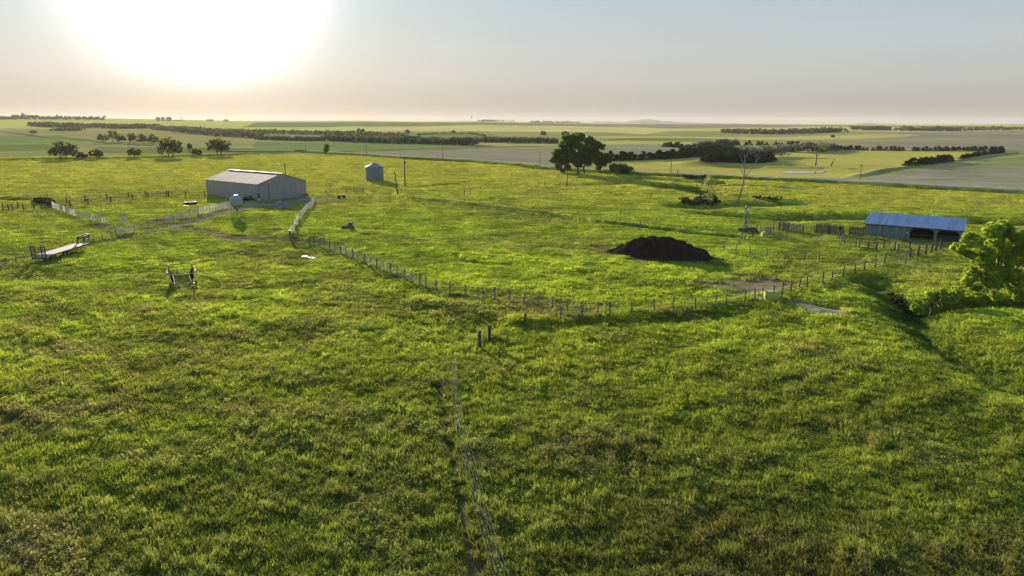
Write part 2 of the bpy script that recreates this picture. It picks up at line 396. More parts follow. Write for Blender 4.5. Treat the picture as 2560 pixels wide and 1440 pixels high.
# ------------------------------------------------------------------ materials
MATS = {}
def base_mat(name):
    m = bpy.data.materials.new(name); m.use_nodes = True; t = m.node_tree; t.nodes.clear()
    o = N(t, 'ShaderNodeOutputMaterial'); return m, t, o
def principled(name, col, rough=.7, metal=0.0, nscale=6.0, nvar=.25, bump=0.0, stripes=None, spec=.3, coords='Object', rust=None):
    m, t, o = base_mat(name); b = N(t, 'ShaderNodeBsdfPrincipled'); t.links.new(b.outputs[0], o.inputs[0])
    b.inputs['Roughness'].default_value = rough; b.inputs['Metallic'].default_value = metal; b.inputs['Specular IOR Level'].default_value = spec
    tcn = N(t, 'ShaderNodeTexCoord')
    no = N(t, 'ShaderNodeTexNoise'); no.inputs['Scale'].default_value = nscale; no.inputs['Detail'].default_value = 5
    if stripes:
        mpp = N(t, 'ShaderNodeMapping'); ss = [.12, .12, .12]; ss[stripes[0]] = 3.2; ss = ss if stripes[0] != 2 else [1, 1, 2]; mpp.inputs['Scale'].default_value = ss; t.links.new(tcn.outputs[coords], mpp.inputs[0]); t.links.new(mpp.outputs[0], no.inputs['Vector'])
    else: t.links.new(tcn.outputs[coords], no.inputs['Vector'])
    rp = N(t, 'ShaderNodeValToRGB'); t.links.new(no.outputs['Fac'], rp.inputs[0])
    c = np.array(col); lo = c*(1-nvar); hi = np.minimum(c*(1+nvar), .95)
    set_ramp(rp, [(.3, tuple(lo)), (.7, tuple(hi))], 'LINEAR')
    out = rp.outputs[0]
    if rust is not None:
        n2 = N(t, 'ShaderNodeTexNoise'); n2.inputs['Scale'].default_value = rust[1]; n2.inputs['Detail'].default_value = 6; t.links.new(tcn.outputs[coords], n2.inputs['Vector'])
        r2 = N(t, 'ShaderNodeMapRange'); r2.inputs['From Min'].default_value = rust[2]; r2.inputs['From Max'].default_value = rust[2]+.12; t.links.new(n2.outputs['Fac'], r2.inputs['Value'])
        mx = N(t, 'ShaderNodeMixRGB'); mx.inputs[2].default_value = (*rust[0], 1); t.links.new(r2.outputs[0], mx.inputs[0]); t.links.new(out, mx.inputs[1]); out = mx.outputs[0]
    t.links.new(out, b.inputs['Base Color'])
    hsrc = None
    if stripes:                                   # (axis, period) standing ribs of sheet metal or boards
        sp = N(t, 'ShaderNodeSeparateXYZ'); t.links.new(tcn.outputs['Object'], sp.inputs[0])
        mu = N(t, 'ShaderNodeMath', operation='MULTIPLY'); mu.inputs[1].default_value = 2*math.pi/stripes[1]; t.links.new(sp.outputs[stripes[0]], mu.inputs[0])
        sn = N(t, 'ShaderNodeMath', operation='SINE'); t.links.new(mu.outputs[0], sn.inputs[0]); pw = N(t, 'ShaderNodeMath', operation='POWER'); ab = N(t, 'ShaderNodeMath', operation='ABSOLUTE')
        t.links.new(sn.outputs[0], ab.inputs[0]); t.links.new(ab.outputs[0], pw.inputs[0]); pw.inputs[1].default_value = 3; hsrc = pw.outputs[0]
        bu = N(t, 'ShaderNodeBump'); bu.inputs['Strength'].default_value = .6; bu.inputs['Distance'].default_value = .04; t.links.new(hsrc, bu.inputs['Height']); t.links.new(bu.outputs[0], b.inputs['Normal'])
    elif bump:
        n3 = N(t, 'ShaderNodeTexNoise'); n3.inputs['Scale'].default_value = nscale*4; n3.inputs['Detail'].default_value = 6; t.links.new(tcn.outputs[coords], n3.inputs['Vector'])
        bu = N(t, 'ShaderNodeBump'); bu.inputs['Strength'].default_value = .8; bu.inputs['Distance'].default_value = bump; t.links.new(n3.outputs['Fac'], bu.inputs['Height']); t.links.new(bu.outputs[0], b.inputs['Normal'])
    MATS[name] = m; return m
def leaf_mat(name, c1, c2, trans=.45, scale=.5, instancer=False, attr=None, tcol=None, gloss=.03):
    m, t, o = base_mat(name)
    tcn = N(t, 'ShaderNodeTexCoord'); geo = N(t, 'ShaderNodeNewGeometry')
    no = N(t, 'ShaderNodeTexNoise'); no.inputs['Scale'].default_value = scale; no.inputs['Detail'].default_value = 4
    t.links.new(geo.outputs['Position'], no.inputs['Vector'])
    rp = N(t, 'ShaderNodeValToRGB'); t.links.new(no.outputs['Fac'], rp.inputs[0]); set_ramp(rp, [(.35, c1), (.65, c2)], 'LINEAR')
    out = rp.outputs[0]
    if instancer:
        at = N(t, 'ShaderNodeAttribute'); at.attribute_type = 'INSTANCER'; at.attribute_name = 'tint'
        mx = N(t, 'ShaderNodeMixRGB', blend_type='MULTIPLY'); mx.inputs[0].default_value = 1; t.links.new(out, mx.inputs[1]); t.links.new(at.outputs['Color'], mx.inputs[2]); out = mx.outputs[0]
    if attr:
        at = N(t, 'ShaderNodeAttribute'); at.attribute_name = attr
        mx = N(t, 'ShaderNodeMixRGB', blend_type='MULTIPLY'); mx.inputs[0].default_value = 1; t.links.new(out, mx.inputs[1]); t.links.new(at.outputs['Color'], mx.inputs[2]); out = mx.outputs[0]
    d = N(t, 'ShaderNodeBsdfDiffuse'); tr = N(t, 'ShaderNodeBsdfTranslucent'); mx = N(t, 'ShaderNodeMixShader'); mx.inputs[0].default_value = trans
    t.links.new(out, d.inputs[0])
    hs = N(t, 'ShaderNodeMixRGB', blend_type='MULTIPLY'); hs.inputs[0].default_value = 1; hs.inputs[2].default_value = (*(tcol or (1.35, 1.25, .7)), 1); t.links.new(out, hs.inputs[1])
    t.links.new(hs.outputs[0], tr.inputs[0]); t.links.new(d.outputs[0], mx.inputs[1]); t.links.new(tr.outputs[0], mx.inputs[2])
    t.links.new(mx.outputs[0], o.inputs[0])
    MATS[name] = m; return m
# ground
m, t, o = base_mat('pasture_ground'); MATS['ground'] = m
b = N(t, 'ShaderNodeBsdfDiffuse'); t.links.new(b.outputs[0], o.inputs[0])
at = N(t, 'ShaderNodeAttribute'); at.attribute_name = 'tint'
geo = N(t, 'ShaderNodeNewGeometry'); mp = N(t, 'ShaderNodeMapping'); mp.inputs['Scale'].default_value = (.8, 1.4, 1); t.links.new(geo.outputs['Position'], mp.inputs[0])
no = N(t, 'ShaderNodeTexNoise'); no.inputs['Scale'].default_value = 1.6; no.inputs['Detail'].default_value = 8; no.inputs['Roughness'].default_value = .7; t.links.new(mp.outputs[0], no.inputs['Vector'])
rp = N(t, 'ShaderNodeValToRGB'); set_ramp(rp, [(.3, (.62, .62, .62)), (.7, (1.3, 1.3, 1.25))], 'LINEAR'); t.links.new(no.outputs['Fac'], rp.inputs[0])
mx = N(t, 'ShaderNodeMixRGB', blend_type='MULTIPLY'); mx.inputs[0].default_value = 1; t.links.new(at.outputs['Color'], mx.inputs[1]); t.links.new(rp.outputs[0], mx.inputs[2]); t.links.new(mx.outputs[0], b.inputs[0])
bu = N(t, 'ShaderNodeBump'); bu.inputs['Strength'].default_value = .9; bu.inputs['Distance'].default_value = .18; t.links.new(no.outputs['Fac'], bu.inputs['Height']); t.links.new(bu.outputs[0], b.inputs['Normal'])

principled('galv_wall', (.34, .34, .335), .55, .25, .9, .24, stripes=(0, .46), rust=((.20, .17, .14), 1.4, .66))
principled('galv_wall_y', (.34, .34, .335), .55, .25, .9, .24, stripes=(1, .46), rust=((.20, .17, .14), 1.4, .66))
principled('galv_roof', (.42, .42, .41), .42, .5, .35, .16, stripes=(0, .5), rust=((.30, .27, .24), .8, .6))
principled('galv_bin', (.20, .24, .28), .55, .4, 1.2, .12, stripes=(2, .22))
principled('galv', (.26, .28, .30), .55, .3, 3, .15)
principled('galv_hopper', (.33, .35, .37), .55, .2, 3, .12)
principled('seam', (.05, .05, .05), .8)
principled('door_metal', (.33, .33, .32), .55, .2, .7, .1, stripes=(0, .4))
principled('trim', (.33, .33, .33), .6, .1)
principled('white_pipe', (.56, .53, .52), .65, 0, 4, .1, rust=((.3, .18, .1), 6, .66))
principled('grey_pipe', (.17, .175, .185), .55, .2, 4, .15)
principled('dark_steel', (.035, .033, .032), .5, .2, 4, .3)
principled('wood_post', (.09, .072, .06), .9, 0, 3, .35, bump=.02)
principled('wood_grey', (.17, .155, .14), .85, 0, 3, .3, bump=.02)
principled('wood_board', (.12, .10, .088), .9, 0, 2.5, .4, bump=.02)
principled('wire', (.20, .19, .17), .8, 0, spec=.1)
principled('wire_dark', (.12, .11, .10), .6, .3)
principled('tpost', (.10, .12, .09), .7)
principled('tpost_tip', (.75, .75, .72), .5)
principled('deck', (.36, .31, .27), .8, 0, 1.5, .2, stripes=(1, .3))
principled('tyre', (.02, .02, .02), .8)
principled('rim', (.55, .55, .53), .4, .4)
principled('red_paint', (.40, .085, .04), .7, 0, 3, .3, rust=((.2, .08, .04), 3, .55))
principled('orange_paint', (.62, .14, .05), .5, 0, 3, .2)
principled('pink_paint', (.42, .27, .22), .7, 0, 3, .2)
principled('blue_roof', (.085, .19, .38), .65, .1, .9, .35, stripes=(0, .6), rust=((.12, .19, .30), .5, .5))
principled('shed_wall', (.20, .245, .26), .6, .2, 1.0, .3, stripes=(0, .35), rust=((.16, .15, .13), 1.1, .6))
principled('shed_wall_y', (.20, .245, .26), .6, .2, .6, .2, stripes=(1, .35))
principled('interior', (.05, .04, .035), .9)
principled('mound', (.042, .026, .019), .95, 0, 1.2, .45, bump=.12, spec=0.0)
principled('gravel', (.22, .195, .175), .95, 0, 1.5, .3, bump=.06)
principled('bark', (.10, .085, .07), .9, 0, 2.5, .35, bump=.03)
principled('bark_pale', (.21, .18, .155), .8, 0, 2.0, .3, bump=.02)
principled('plastic_green', (.45, .55, .12), .5)
principled('rust_box', (.14, .08, .055), .8, 0, 3, .3)
principled('white_sheet', (.55, .57, .59), .4, 0, 3, .15)
principled('concrete', (.30, .31, .33), .8, 0, .05, .15)
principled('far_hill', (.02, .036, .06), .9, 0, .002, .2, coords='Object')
principled('black_rubber', (.012, .012, .012), .7)
m, t, o = base_mat('pond_water'); b = N(t, 'ShaderNodeBsdfPrincipled'); b.inputs['Base Color'].default_value = (.10, .11, .10, 1); b.inputs['Roughness'].default_value = .06; b.inputs['Specular IOR Level'].default_value = .5
b.inputs['IOR'].default_value = 1.33
no = N(t, 'ShaderNodeTexNoise'); no.inputs['Scale'].default_value = 2; bu = N(t, 'ShaderNodeBump'); bu.inputs['Strength'].default_value = .05; t.links.new(no.outputs[0], bu.inputs['Height']); t.links.new(bu.outputs[0], b.inputs['Normal']); t.links.new(b.outputs[0], o.inputs[0]); MATS['water'] = m
leaf_mat('grass_blade', (.8, .85, .8), (1.2, 1.18, 1.15), .5, 1.3, instancer=True, tcol=(1.48, 1.42, 1.0))
leaf_mat('grass_seed', (1.15, 1.05, 1.3), (1.6, 1.4, 1.9), .4, 1.3, instancer=True, tcol=(1.15, 1.1, .9))
leaf_mat('leaf_cottonwood', (.085, .125, .032), (.16, .215, .055), .42, .6)
leaf_mat('leaf_bright', (.24, .33, .055), (.43, .53, .10), .52, .9)
leaf_mat('leaf_dusty', (.12, .145, .06), (.18, .205, .09), .4, .4)
leaf_mat('leaf_silver', (.17, .19, .16), (.27, .29, .24), .25, .2)
leaf_mat('leaf_cedar', (.030, .046, .022), (.060, .082, .038), .12, .3)
leaf_mat('leaf_belt', (.12, .14, .085), (.19, .21, .125), .25, .05)
leaf_mat('leaf_willow', (.20, .25, .09), (.30, .36, .14), .4, .8)
leaf_mat('leaf_weed', (.05, .065, .03), (.085, .095, .045), .3, .8)

# ------------------------------------------------------------------ ground mesh
def build_ground():
    fine = np.radians(np.linspace(-44, 44, 900)); side = np.radians(np.linspace(44, 180, 60))[1:]
    az = np.concatenate([-side[::-1][:], fine, side[:-1]])
    rr = [.02, .8, 2.0]
    while rr[-1] < 14: rr.append(rr[-1]+.7)
    while rr[-1] < 11000: rr.append(rr[-1]*(1.0052 if rr[-1] < 900 else 1.0085))
    rr = np.array(rr); na, nr = len(az), len(rr)
    A, R = np.meshgrid(az, rr); X = (np.sin(A)*R).ravel(); Y = (np.cos(A)*R).ravel()
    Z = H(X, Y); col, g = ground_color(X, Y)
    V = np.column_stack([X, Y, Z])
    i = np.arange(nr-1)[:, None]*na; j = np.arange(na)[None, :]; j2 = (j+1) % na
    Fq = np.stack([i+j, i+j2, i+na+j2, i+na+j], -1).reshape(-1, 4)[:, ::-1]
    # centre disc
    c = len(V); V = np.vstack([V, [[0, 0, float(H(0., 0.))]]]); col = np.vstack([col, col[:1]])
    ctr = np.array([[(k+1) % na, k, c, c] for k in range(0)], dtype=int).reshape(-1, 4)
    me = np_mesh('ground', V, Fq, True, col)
    ob = link_mesh('ground', me, MATS['ground']); tag(ob, kind='structure')
    return ob
ground = build_ground()

# ------------------------------------------------------------------ grass (uncountable): tufts scattered over the pasture
def tuft_mesh(seed, nb, rad_, hh, w, lean=.35, heads=False):
    rg = np.random.default_rng(seed); V = []; Fa = []; 
    for k in range(nb):
        a = rg.random()*6.283; q = rad_*math.sqrt(rg.random()); bx, by = q*math.cos(a), q*math.sin(a)
        d = rg.random()*6.283; L = hh*(.55+.6*rg.random()); le = lean*L*(.4+rg.random()); ww = w*(.7+.6*rg.random())
        ux, uy = math.cos(d), math.sin(d); px, py = -uy*ww/2, ux*ww/2
        m = (bx+ux*le*.35, by+uy*le*.35, L*.6); tp = (bx+ux*le, by+uy*le, L)
        i = len(V); V += [(bx-px, by-py, -.05), (bx+px, by+py, -.05), (m[0]+px*.9, m[1]+py*.9, m[2]), (m[0]-px*.9, m[1]-py*.9, m[2]), (tp[0]+px*.25, tp[1]+py*.25, tp[2]), (tp[0]-px*.25, tp[1]-py*.25, tp[2])]
        Fa += [(i, i+1, i+2, i+3), (i+3, i+2, i+4, i+5)]
        if heads and k % 2 == 0:
            for s_ in range(2):
                i = len(V); r2 = ww*1.05; c_ = (tp[0]+rg.normal()*.03, tp[1]+rg.normal()*.03, tp[2]+rg.random()*.06)
                ax = rg.normal(size=3)*r2; bx2 = rg.normal(size=3)*r2
                V += [tuple(np.array(c_)-ax), tuple(np.array(c_)-bx2), tuple(np.array(c_)+ax), tuple(np.array(c_)+bx2)]; Fa.append((i, i+1, i+2, i+3))
    return np_mesh('grass_tuft', np.array(V), np.array(Fa))
def build_grass():
    protos = bpy.data.collections.new('grass_kinds'); n_kinds = 0
    for k in range(7):
        me = tuft_mesh(100+k, 34, .26, .20+.025*k, .030, .5); me.materials.append(MATS['grass_blade'])
        ob = bpy.data.objects.new('grass_tuft_%s' % 'abcdefghij'[k], me); protos.objects.link(ob); n_kinds += 1
    for k in range(3):
        me = tuft_mesh(200+k, 26, .28, .28+.035*k, .022, .3, heads=True); me.materials.append(MATS['grass_seed'])
        ob = bpy.data.objects.new('grass_tuft_%s' % 'klmnop'[k], me); protos.objects.link(ob); n_kinds += 1
    # points: even in log distance, sizes grow with distance from the pasture's near edge
    cnt = 400000
    u = RNG.random(cnt); q = .45; r0, r1 = 17.0, 1300.0
    r = (r0**q+u*(r1**q-r0**q))**(1/q); az = np.radians(RNG.uniform(-43, 43, cnt))
    n2_ = 110000; r_b = (8.0**q+RNG.random(n2_)*(260**q-8.0**q))**(1/q); a_b = np.radians(RNG.uniform(43, 80, n2_)*np.where(RNG.random(n2_) < .5, -1, 1))
    n3_ = 22000; r_c = np.sqrt(RNG.uniform(4**2, 18**2, n3_)); a_c = np.radians(RNG.uniform(-60, 60, n3_))
    r = np.concatenate([r, r_b, r_c]); az = np.concatenate([az, a_b, a_c]); cnt = len(r)
    x = np.sin(az)*r; y = np.cos(az)*r
    col, g = ground_color(x, y)
    keep = RNG.random(cnt) < g*(.55+.7*fbm(x/1.6, y/1.6, 2, 91))
    keep &= g > .3
    for (cx, cy_, rr) in NOGRASS: keep &= np.hypot(x-cx, y-cy_) > rr
    for poly in NOPOLY: keep &= ~in_poly(x, y, poly)
    x, y, r, col = x[keep], y[keep], r[keep], col[keep]; n = len(x)
    z = H(x, y)
    s = (r/28)**.62*RNG.uniform(.75, 1.35, n)*(.85+.35*fbm(x/1.3, y/1.1, 2, 95)); s = np.maximum(s, .6)
    kr = .38+r/95
    sz = (r/28)**.22*RNG.uniform(.7, 1.35, n)*(.38+.9*fbm(x/(2.2*kr), y/(.9*kr), 2, 97))
    # grazed short inside the paddock and on the far meadow
    sz *= 1-.5*sst(60, 150, r)
    tall = (RNG.random(n) < .035) & (r < 130); sz = np.where(tall, sz*1.5, sz); s = np.where(tall, s*.7, s)
    seedy = fbm(x/6, y/4.5, 3, 99)+.14*sst(0, -30, x)-.09-.3*sst(60, 120, r)
    kind = RNG.integers(0, 7, n); sd = (seedy > .60) & (RNG.random(n) < .5); kind = np.where(sd | (tall & (RNG.random(n) < .6)), 7+RNG.integers(0, 3, n), kind)
    me = bpy.data.meshes.new('grass'); me.vertices.add(n); me.vertices.foreach_set('co', np.column_stack([x, y, z]).astype(np.float32).ravel())
    a = me.attributes.new('tint', 'FLOAT_COLOR', 'POINT'); c4 = np.ones((n, 4), np.float32); c4[:, :3] = col*RNG.uniform(.8, 1.25, (n, 1)); a.data.foreach_set('color', c4.ravel())
    a = me.attributes.new('sc', 'FLOAT_VECTOR', 'POINT'); a.data.foreach_set('vector', np.column_stack([s, s, sz*1.0]).astype(np.float32).ravel())
    a = me.attributes.new('kind_id', 'INT', 'POINT'); a.data.foreach_set('value', kind.astype(np.int32))
    a = me.attributes.new('turn', 'FLOAT', 'POINT'); a.data.foreach_set('value', (RNG.random(n)*6.283).astype(np.float32))
    ob = link_mesh('grass', me, None); tag(ob, 'green pasture grass in uneven tufts over the whole foreground', 'grass', kind='stuff')
    me.materials.append(MATS['grass_blade'])
    ng = bpy.data.node_groups.new('scatter', 'GeometryNodeTree'); ng.interface.new_socket('Geometry', in_out='INPUT', socket_type='NodeSocketGeometry'); ng.interface.new_socket('Geometry', in_out='OUTPUT', socket_type='NodeSocketGeometry')
    gi = N(ng, 'NodeGroupInput'); go = N(ng, 'NodeGroupOutput'); mp_ = N(ng, 'GeometryNodeMeshToPoints'); iop = N(ng, 'GeometryNodeInstanceOnPoints'); ci = N(ng, 'GeometryNodeCollectionInfo')
    ci.inputs[0].default_value = protos; ci.inputs['Separate Children'].default_value = True; ci.inputs['Reset Children'].default_value = True
    iop.inputs['Pick Instance'].default_value = True
    def na(nm, dt): q_ = N(ng, 'GeometryNodeInputNamedAttribute'); q_.data_type = dt; q_.inputs[0].default_value = nm; return q_
    a1 = na('sc', 'FLOAT_VECTOR'); a2 = na('kind_id', 'INT'); a3 = na('turn', 'FLOAT'); cx = N(ng, 'ShaderNodeCombineXYZ')
    ng.links.new(gi.outputs[0], mp_.inputs[0]); ng.links.new(mp_.outputs[0], iop.inputs['Points']); ng.links.new(ci.outputs[0], iop.inputs['Instance'])
    ng.links.new(a2.outputs[0], iop.inputs['Instance Index']); ng.links.new(a1.outputs[0], iop.inputs['Scale']); ng.links.new(a3.outputs[0], cx.inputs[2]); ng.links.new(cx.outputs[0], iop.inputs['Rotation'])
    ng.links.new(iop.outputs[0], go.inputs[0])
    md = ob.modifiers.new('scatter', 'NODES'); md.node_group = ng
    return ob
NOGRASS = []; NOPOLY = []
#@@OBJECTS@@
# ================================================================== THINGS
def dirv(a, b): v = Vector((b[0]-a[0], b[1]-a[1], 0)); return v.normalized()
def rail_line(mb, pts, z, r, n=5): mb.tube([(p[0], p[1], p[2]+z) for p in pts], r, n)
def densify(pts, step):
    out = [pts[0]]
    for a, b in zip(pts[:-1], pts[1:]):
        n = max(1, round((Vector((b.x-a.x, b.y-a.y, 0))).length/step))
        for k in range(1, n+1):
            p = a.lerp(b, k/n); out.append(Vector((p.x, p.y, H(p.x, p.y))))
    return out
POSTM = {}
def post_mesh(kind, h, w, mat):
    key = (kind, round(h, 2), round(w, 3), mat)
    if key not in POSTM:
        mb = MB()
        if kind == 'round': mb.tube([(0, 0, -.4), (0, 0, h*.5), (.01, 0, h)], [w/2*1.08, w/2, w/2*.92], 8)
        elif kind == 'square': mb.box((0, 0, h/2-.2), (w, w, h+.4))
        else:                                     # steel T section
            mb.box((0, 0, h/2-.2), (w, w*.2, h+.4)); mb.box((0, w*.3, h/2-.2), (w*.2, w*.6, h+.4))
        me = mb.mesh('post'); me.materials.append(MATS[mat]); POSTM[key] = me
    return POSTM[key]
def fence(name, label, cat, pts, posts=None, step=None, ph=1.3, pw=.12, kind='round', mat='wood_post', strands=(), sr=.018, smat='wire', boards=None, group=None, jitter=.05, rng=random):
    """one fence run: its posts, then one child per strand or rail. boards = (heights, width) of plank rails"""
    P0 = pts[0]; t = thing(name, label, cat, tuple(P0), 0, group)
    if posts is None: posts = densify(pts, step) if step else pts
    tops = []
    for p in posts:
        hh = ph*(1+rng.uniform(-jitter, jitter)); me = post_mesh(kind, round(hh*20)/20, pw, mat)
        o = link_mesh('post', me, None, t, Vector(p)-Vector(P0), rng.random()*3)
        o.rotation_euler = (rng.uniform(-1, 1)*jitter, rng.uniform(-1, 1)*jitter, o.rotation_euler[2])
    loc = [Vector(p)-Vector(P0) for p in posts]
    for z in strands:
        mb = MB(); pp = []
        for i, p in enumerate(loc):
            pp.append(p+Vector((0, 0, z)))
            if i < len(loc)-1: q = (p+loc[i+1])/2; pp.append(q+Vector((0, 0, z-.03)))
        mb.tube(pp, sr, 4); mb.build('wire' if sr < .025 else 'rail', MATS[smat], t)
    if boards:
        for z in boards[0]:
            mb = MB()
            for a, b in zip(loc[:-1], loc[1:]):
                e = rng.uniform(-.05, .05); mb.beam(a+Vector((0, 0, z+e)), b+Vector((0, 0, z-e)), .04, boards[1])
            mb.build('rail', MATS[smat], t)
    return t
def panel(mb, a, b, h, nr, r, z0=.25, stays=1, n=5):
    """a pipe livestock panel between ground points a and b"""
    a, b = Vector(a), Vector(b); up = Vector((0, 0, 1))
    for k in range(nr):
        z = z0+(h-z0)*k/(nr-1); mb.tube([a+up*z, b+up*z], r, n)
    for k in range(stays+2):
        p = a.lerp(b, k/(stays+1)); mb.tube([p+up*(.02 if k in (0, stays+1) else z0), p+up*h], r*1.15, n)
def panel_fence(name, label, pts, h, nr, r, mat, step, wob=0.0, posts=False, cat='fence', pmat='grey_pipe', group=None):
    P0 = pts[0]; t = thing(name, label, cat, tuple(P0), 0, group)
    dp = densify(pts, step)
    if wob: dp = [Vector((p.x+random.uniform(-wob, wob), p.y+random.uniform(-wob, wob), p.z)) for p in dp]
    for a, b in zip(dp[:-1], dp[1:]):
        mb = MB(); dz = random.uniform(-.05, .08)*(1 if wob else 0)
        panel(mb, a-P0+Vector((0, 0, dz)), b-P0-Vector((0, 0, dz)), h, nr, r); mb.build('panel', MATS[mat], t)
    if posts:
        for p in dp: link_mesh('post', post_mesh('round', h+.15, .11, pmat), None, t, p-P0)
    return t
def gate(name, label, a, b, h, nr, mat, r=.03, diag=True, cat='gate', group=None):
    t = thing(name, label, cat, tuple(a), 0, group); mb = MB(); panel(mb, Vector((0, 0, 0)), Vector(b)-Vector(a), h, nr, r, .3, 2); mb.build('gate_leaf', MATS[mat], t)
    if diag: mb = MB(); mb.tube([Vector((0, 0, .3)), Vector(b)-Vector(a)+Vector((0, 0, h))], r, 5); mb.build('brace', MATS[mat], t)
    return t

# ------------------------------------------------------------------ machine shed
def big_barn():
    A = P3(516, 487); B = P3(647, 502); Cc = P3(767, 491)
    z0 = H(B.x, B.y); u = dirv(B, Cc); v0 = dirv(B, A)
    v = Vector((-u.y, u.x, 0));  v = v if v.dot(v0) > 0 else -v
    ang = math.degrees(math.acos(max(-1, min(1, u.dot(v0)))))
    mid = (u-v0.normalized()*-1)
    # blend so that the plan is a true rectangle
    bis = (u+v0).normalized(); u = (bis+Vector((bis.y, -bis.x, 0))*(1 if Vector((bis.y, -bis.x, 0)).dot(u) > 0 else -1)).normalized(); v = Vector((-u.y, u.x, 0)); v = v if v.dot(v0) > 0 else -v
    Wd = max(((Cc-B).dot(u)), 10); L = max((A-B).dot(v), 14)
    he = z_from_px(B.x, B.y, 460.5)-z0; ap = B+u*Wd/2; hr = z_from_px(ap.x, ap.y, 434)-z0
    print('BARN', round(ang), round(Wd, 1), round(L, 1), round(he, 2), round(hr, 2))
    rz = math.atan2(u.y, u.x)
    t = thing('machine_shed', 'long grey corrugated metal shed with low gable roof and sliding doors', 'barn', (B.x, B.y, z0-.05), rz)
    # local: x along gable front (0..Wd), y back (0..L)
    mb = MB(); mb.add([(0, 0, -.5), (0, L, -.5), (0, L, he), (0, 0, he)], [(0, 1, 2, 3)]); mb.build('wall', MATS['galv_wall_y'], t); mb = MB(); mb.add([(Wd, 0, -.5), (Wd, L, -.5), (Wd, L, he), (Wd, 0, he)], [(3, 2, 1, 0)])
    mb.build('wall', MATS['galv_wall_y'], t)
    for y in (0, L):
        mb = MB(); mb.add([(0, y, -.5), (Wd, y, -.5), (Wd, y, he), (Wd/2, y, hr), (0, y, he)], [(0, 1, 2, 3, 4)] if y == 0 else [(4, 3, 2, 1, 0)])
        mb.build('wall', MATS['galv_wall'], t)
    sl_ = (hr-he)/(Wd/2); ov = .25
    for sgn in (0, 1):
        x0 = -ov if not sgn else Wd+ov; mb = MB(); th = .07
        vs_ = [(x0, -ov, he-sl_*ov+.03), (Wd/2, -ov, hr+.03), (Wd/2, L+ov, hr+.03), (x0, L+ov, he-sl_*ov+.03)]
        mb.add(vs_+[(p[0], p[1], p[2]+th) for p in vs_], [(0, 1, 2, 3), (7, 6, 5, 4), (0, 4, 5, 1), (1, 5, 6, 2), (2, 6, 7, 3), (3, 7, 4, 0)])
        rf = mb.build('roof', MATS['galv_roof_y'], t)
    mb = MB(); mb.beam((Wd/2, -ov-.03, hr+.12), (Wd/2, L+ov+.03, hr+.12), .5, .05); mb.build('ridge_cap', MATS['trim'], t)
    for (tx, ty) in ((0, -.02), (Wd, -.02), (-.03, L)): mb = MB(); mb.box((tx, ty, he/2-.1), (.14, .12, he)); mb.build('corner_trim', MATS['trim'], t)
    mb = MB(); mb.box((Wd*.5, -.05, he-.02), (Wd-.1, .06, .16)); mb.build('door_track', MATS['trim'], t)
    for (a, b) in ((.02*Wd, .205*Wd), (.215*Wd, .50*Wd), (.51*Wd, .80*Wd)):
        mb = MB(); mb.box(((a+b)/2, -.07, he/2-.1), (b-a, .06, he-.25)); d = mb.build('sliding_door', MATS['door_metal'], t)
        mb = MB(); mb.box((a+.02, -.11, he/2-.1), (.07, .05, he-.3)); mb.build('edge', MATS['seam' if a > .2*Wd and a < .3*Wd else 'galv'], d)
    mb = MB(); mb.box((.86*Wd, -.05, .98), (.95, .05, 2.1)); wd = mb.build('walk_door', MATS['trim'], t)
    mb = MB(); mb.box((.86*Wd+.35, -.1, 1.0), (.08, .06, .08)); mb.build('handle', MATS['seam'], wd)
    mb = MB(); mb.box((Wd*.53, -.04, hr-1.25), (.8, .06, .5)); mb.build('vent', MATS['trim'], t)
    mb = MB(); mb.box((-.04, L*.15, .75), (.06, 1.1, 1.3)); mb.build('window', MATS['seam'], t)
    return t, B, u, v, Wd, L, he, hr, z0
principled('galv_roof_y', (.14, .152, .168), .8, 0, .6, .5, stripes=(1, .62), spec=.12, rust=((.13, .12, .12), .35, .55))
barn, bB, bu_, bv_, bW, bL, bhe, bhr, bz = big_barn()
NOPOLY.append([tuple((bB+bu_*a+bv_*b)[:2]) for a, b in ((-.5, -.5), (bW+.5, -.5), (bW+.5, bL+.5), (-.5, bL+.5))])

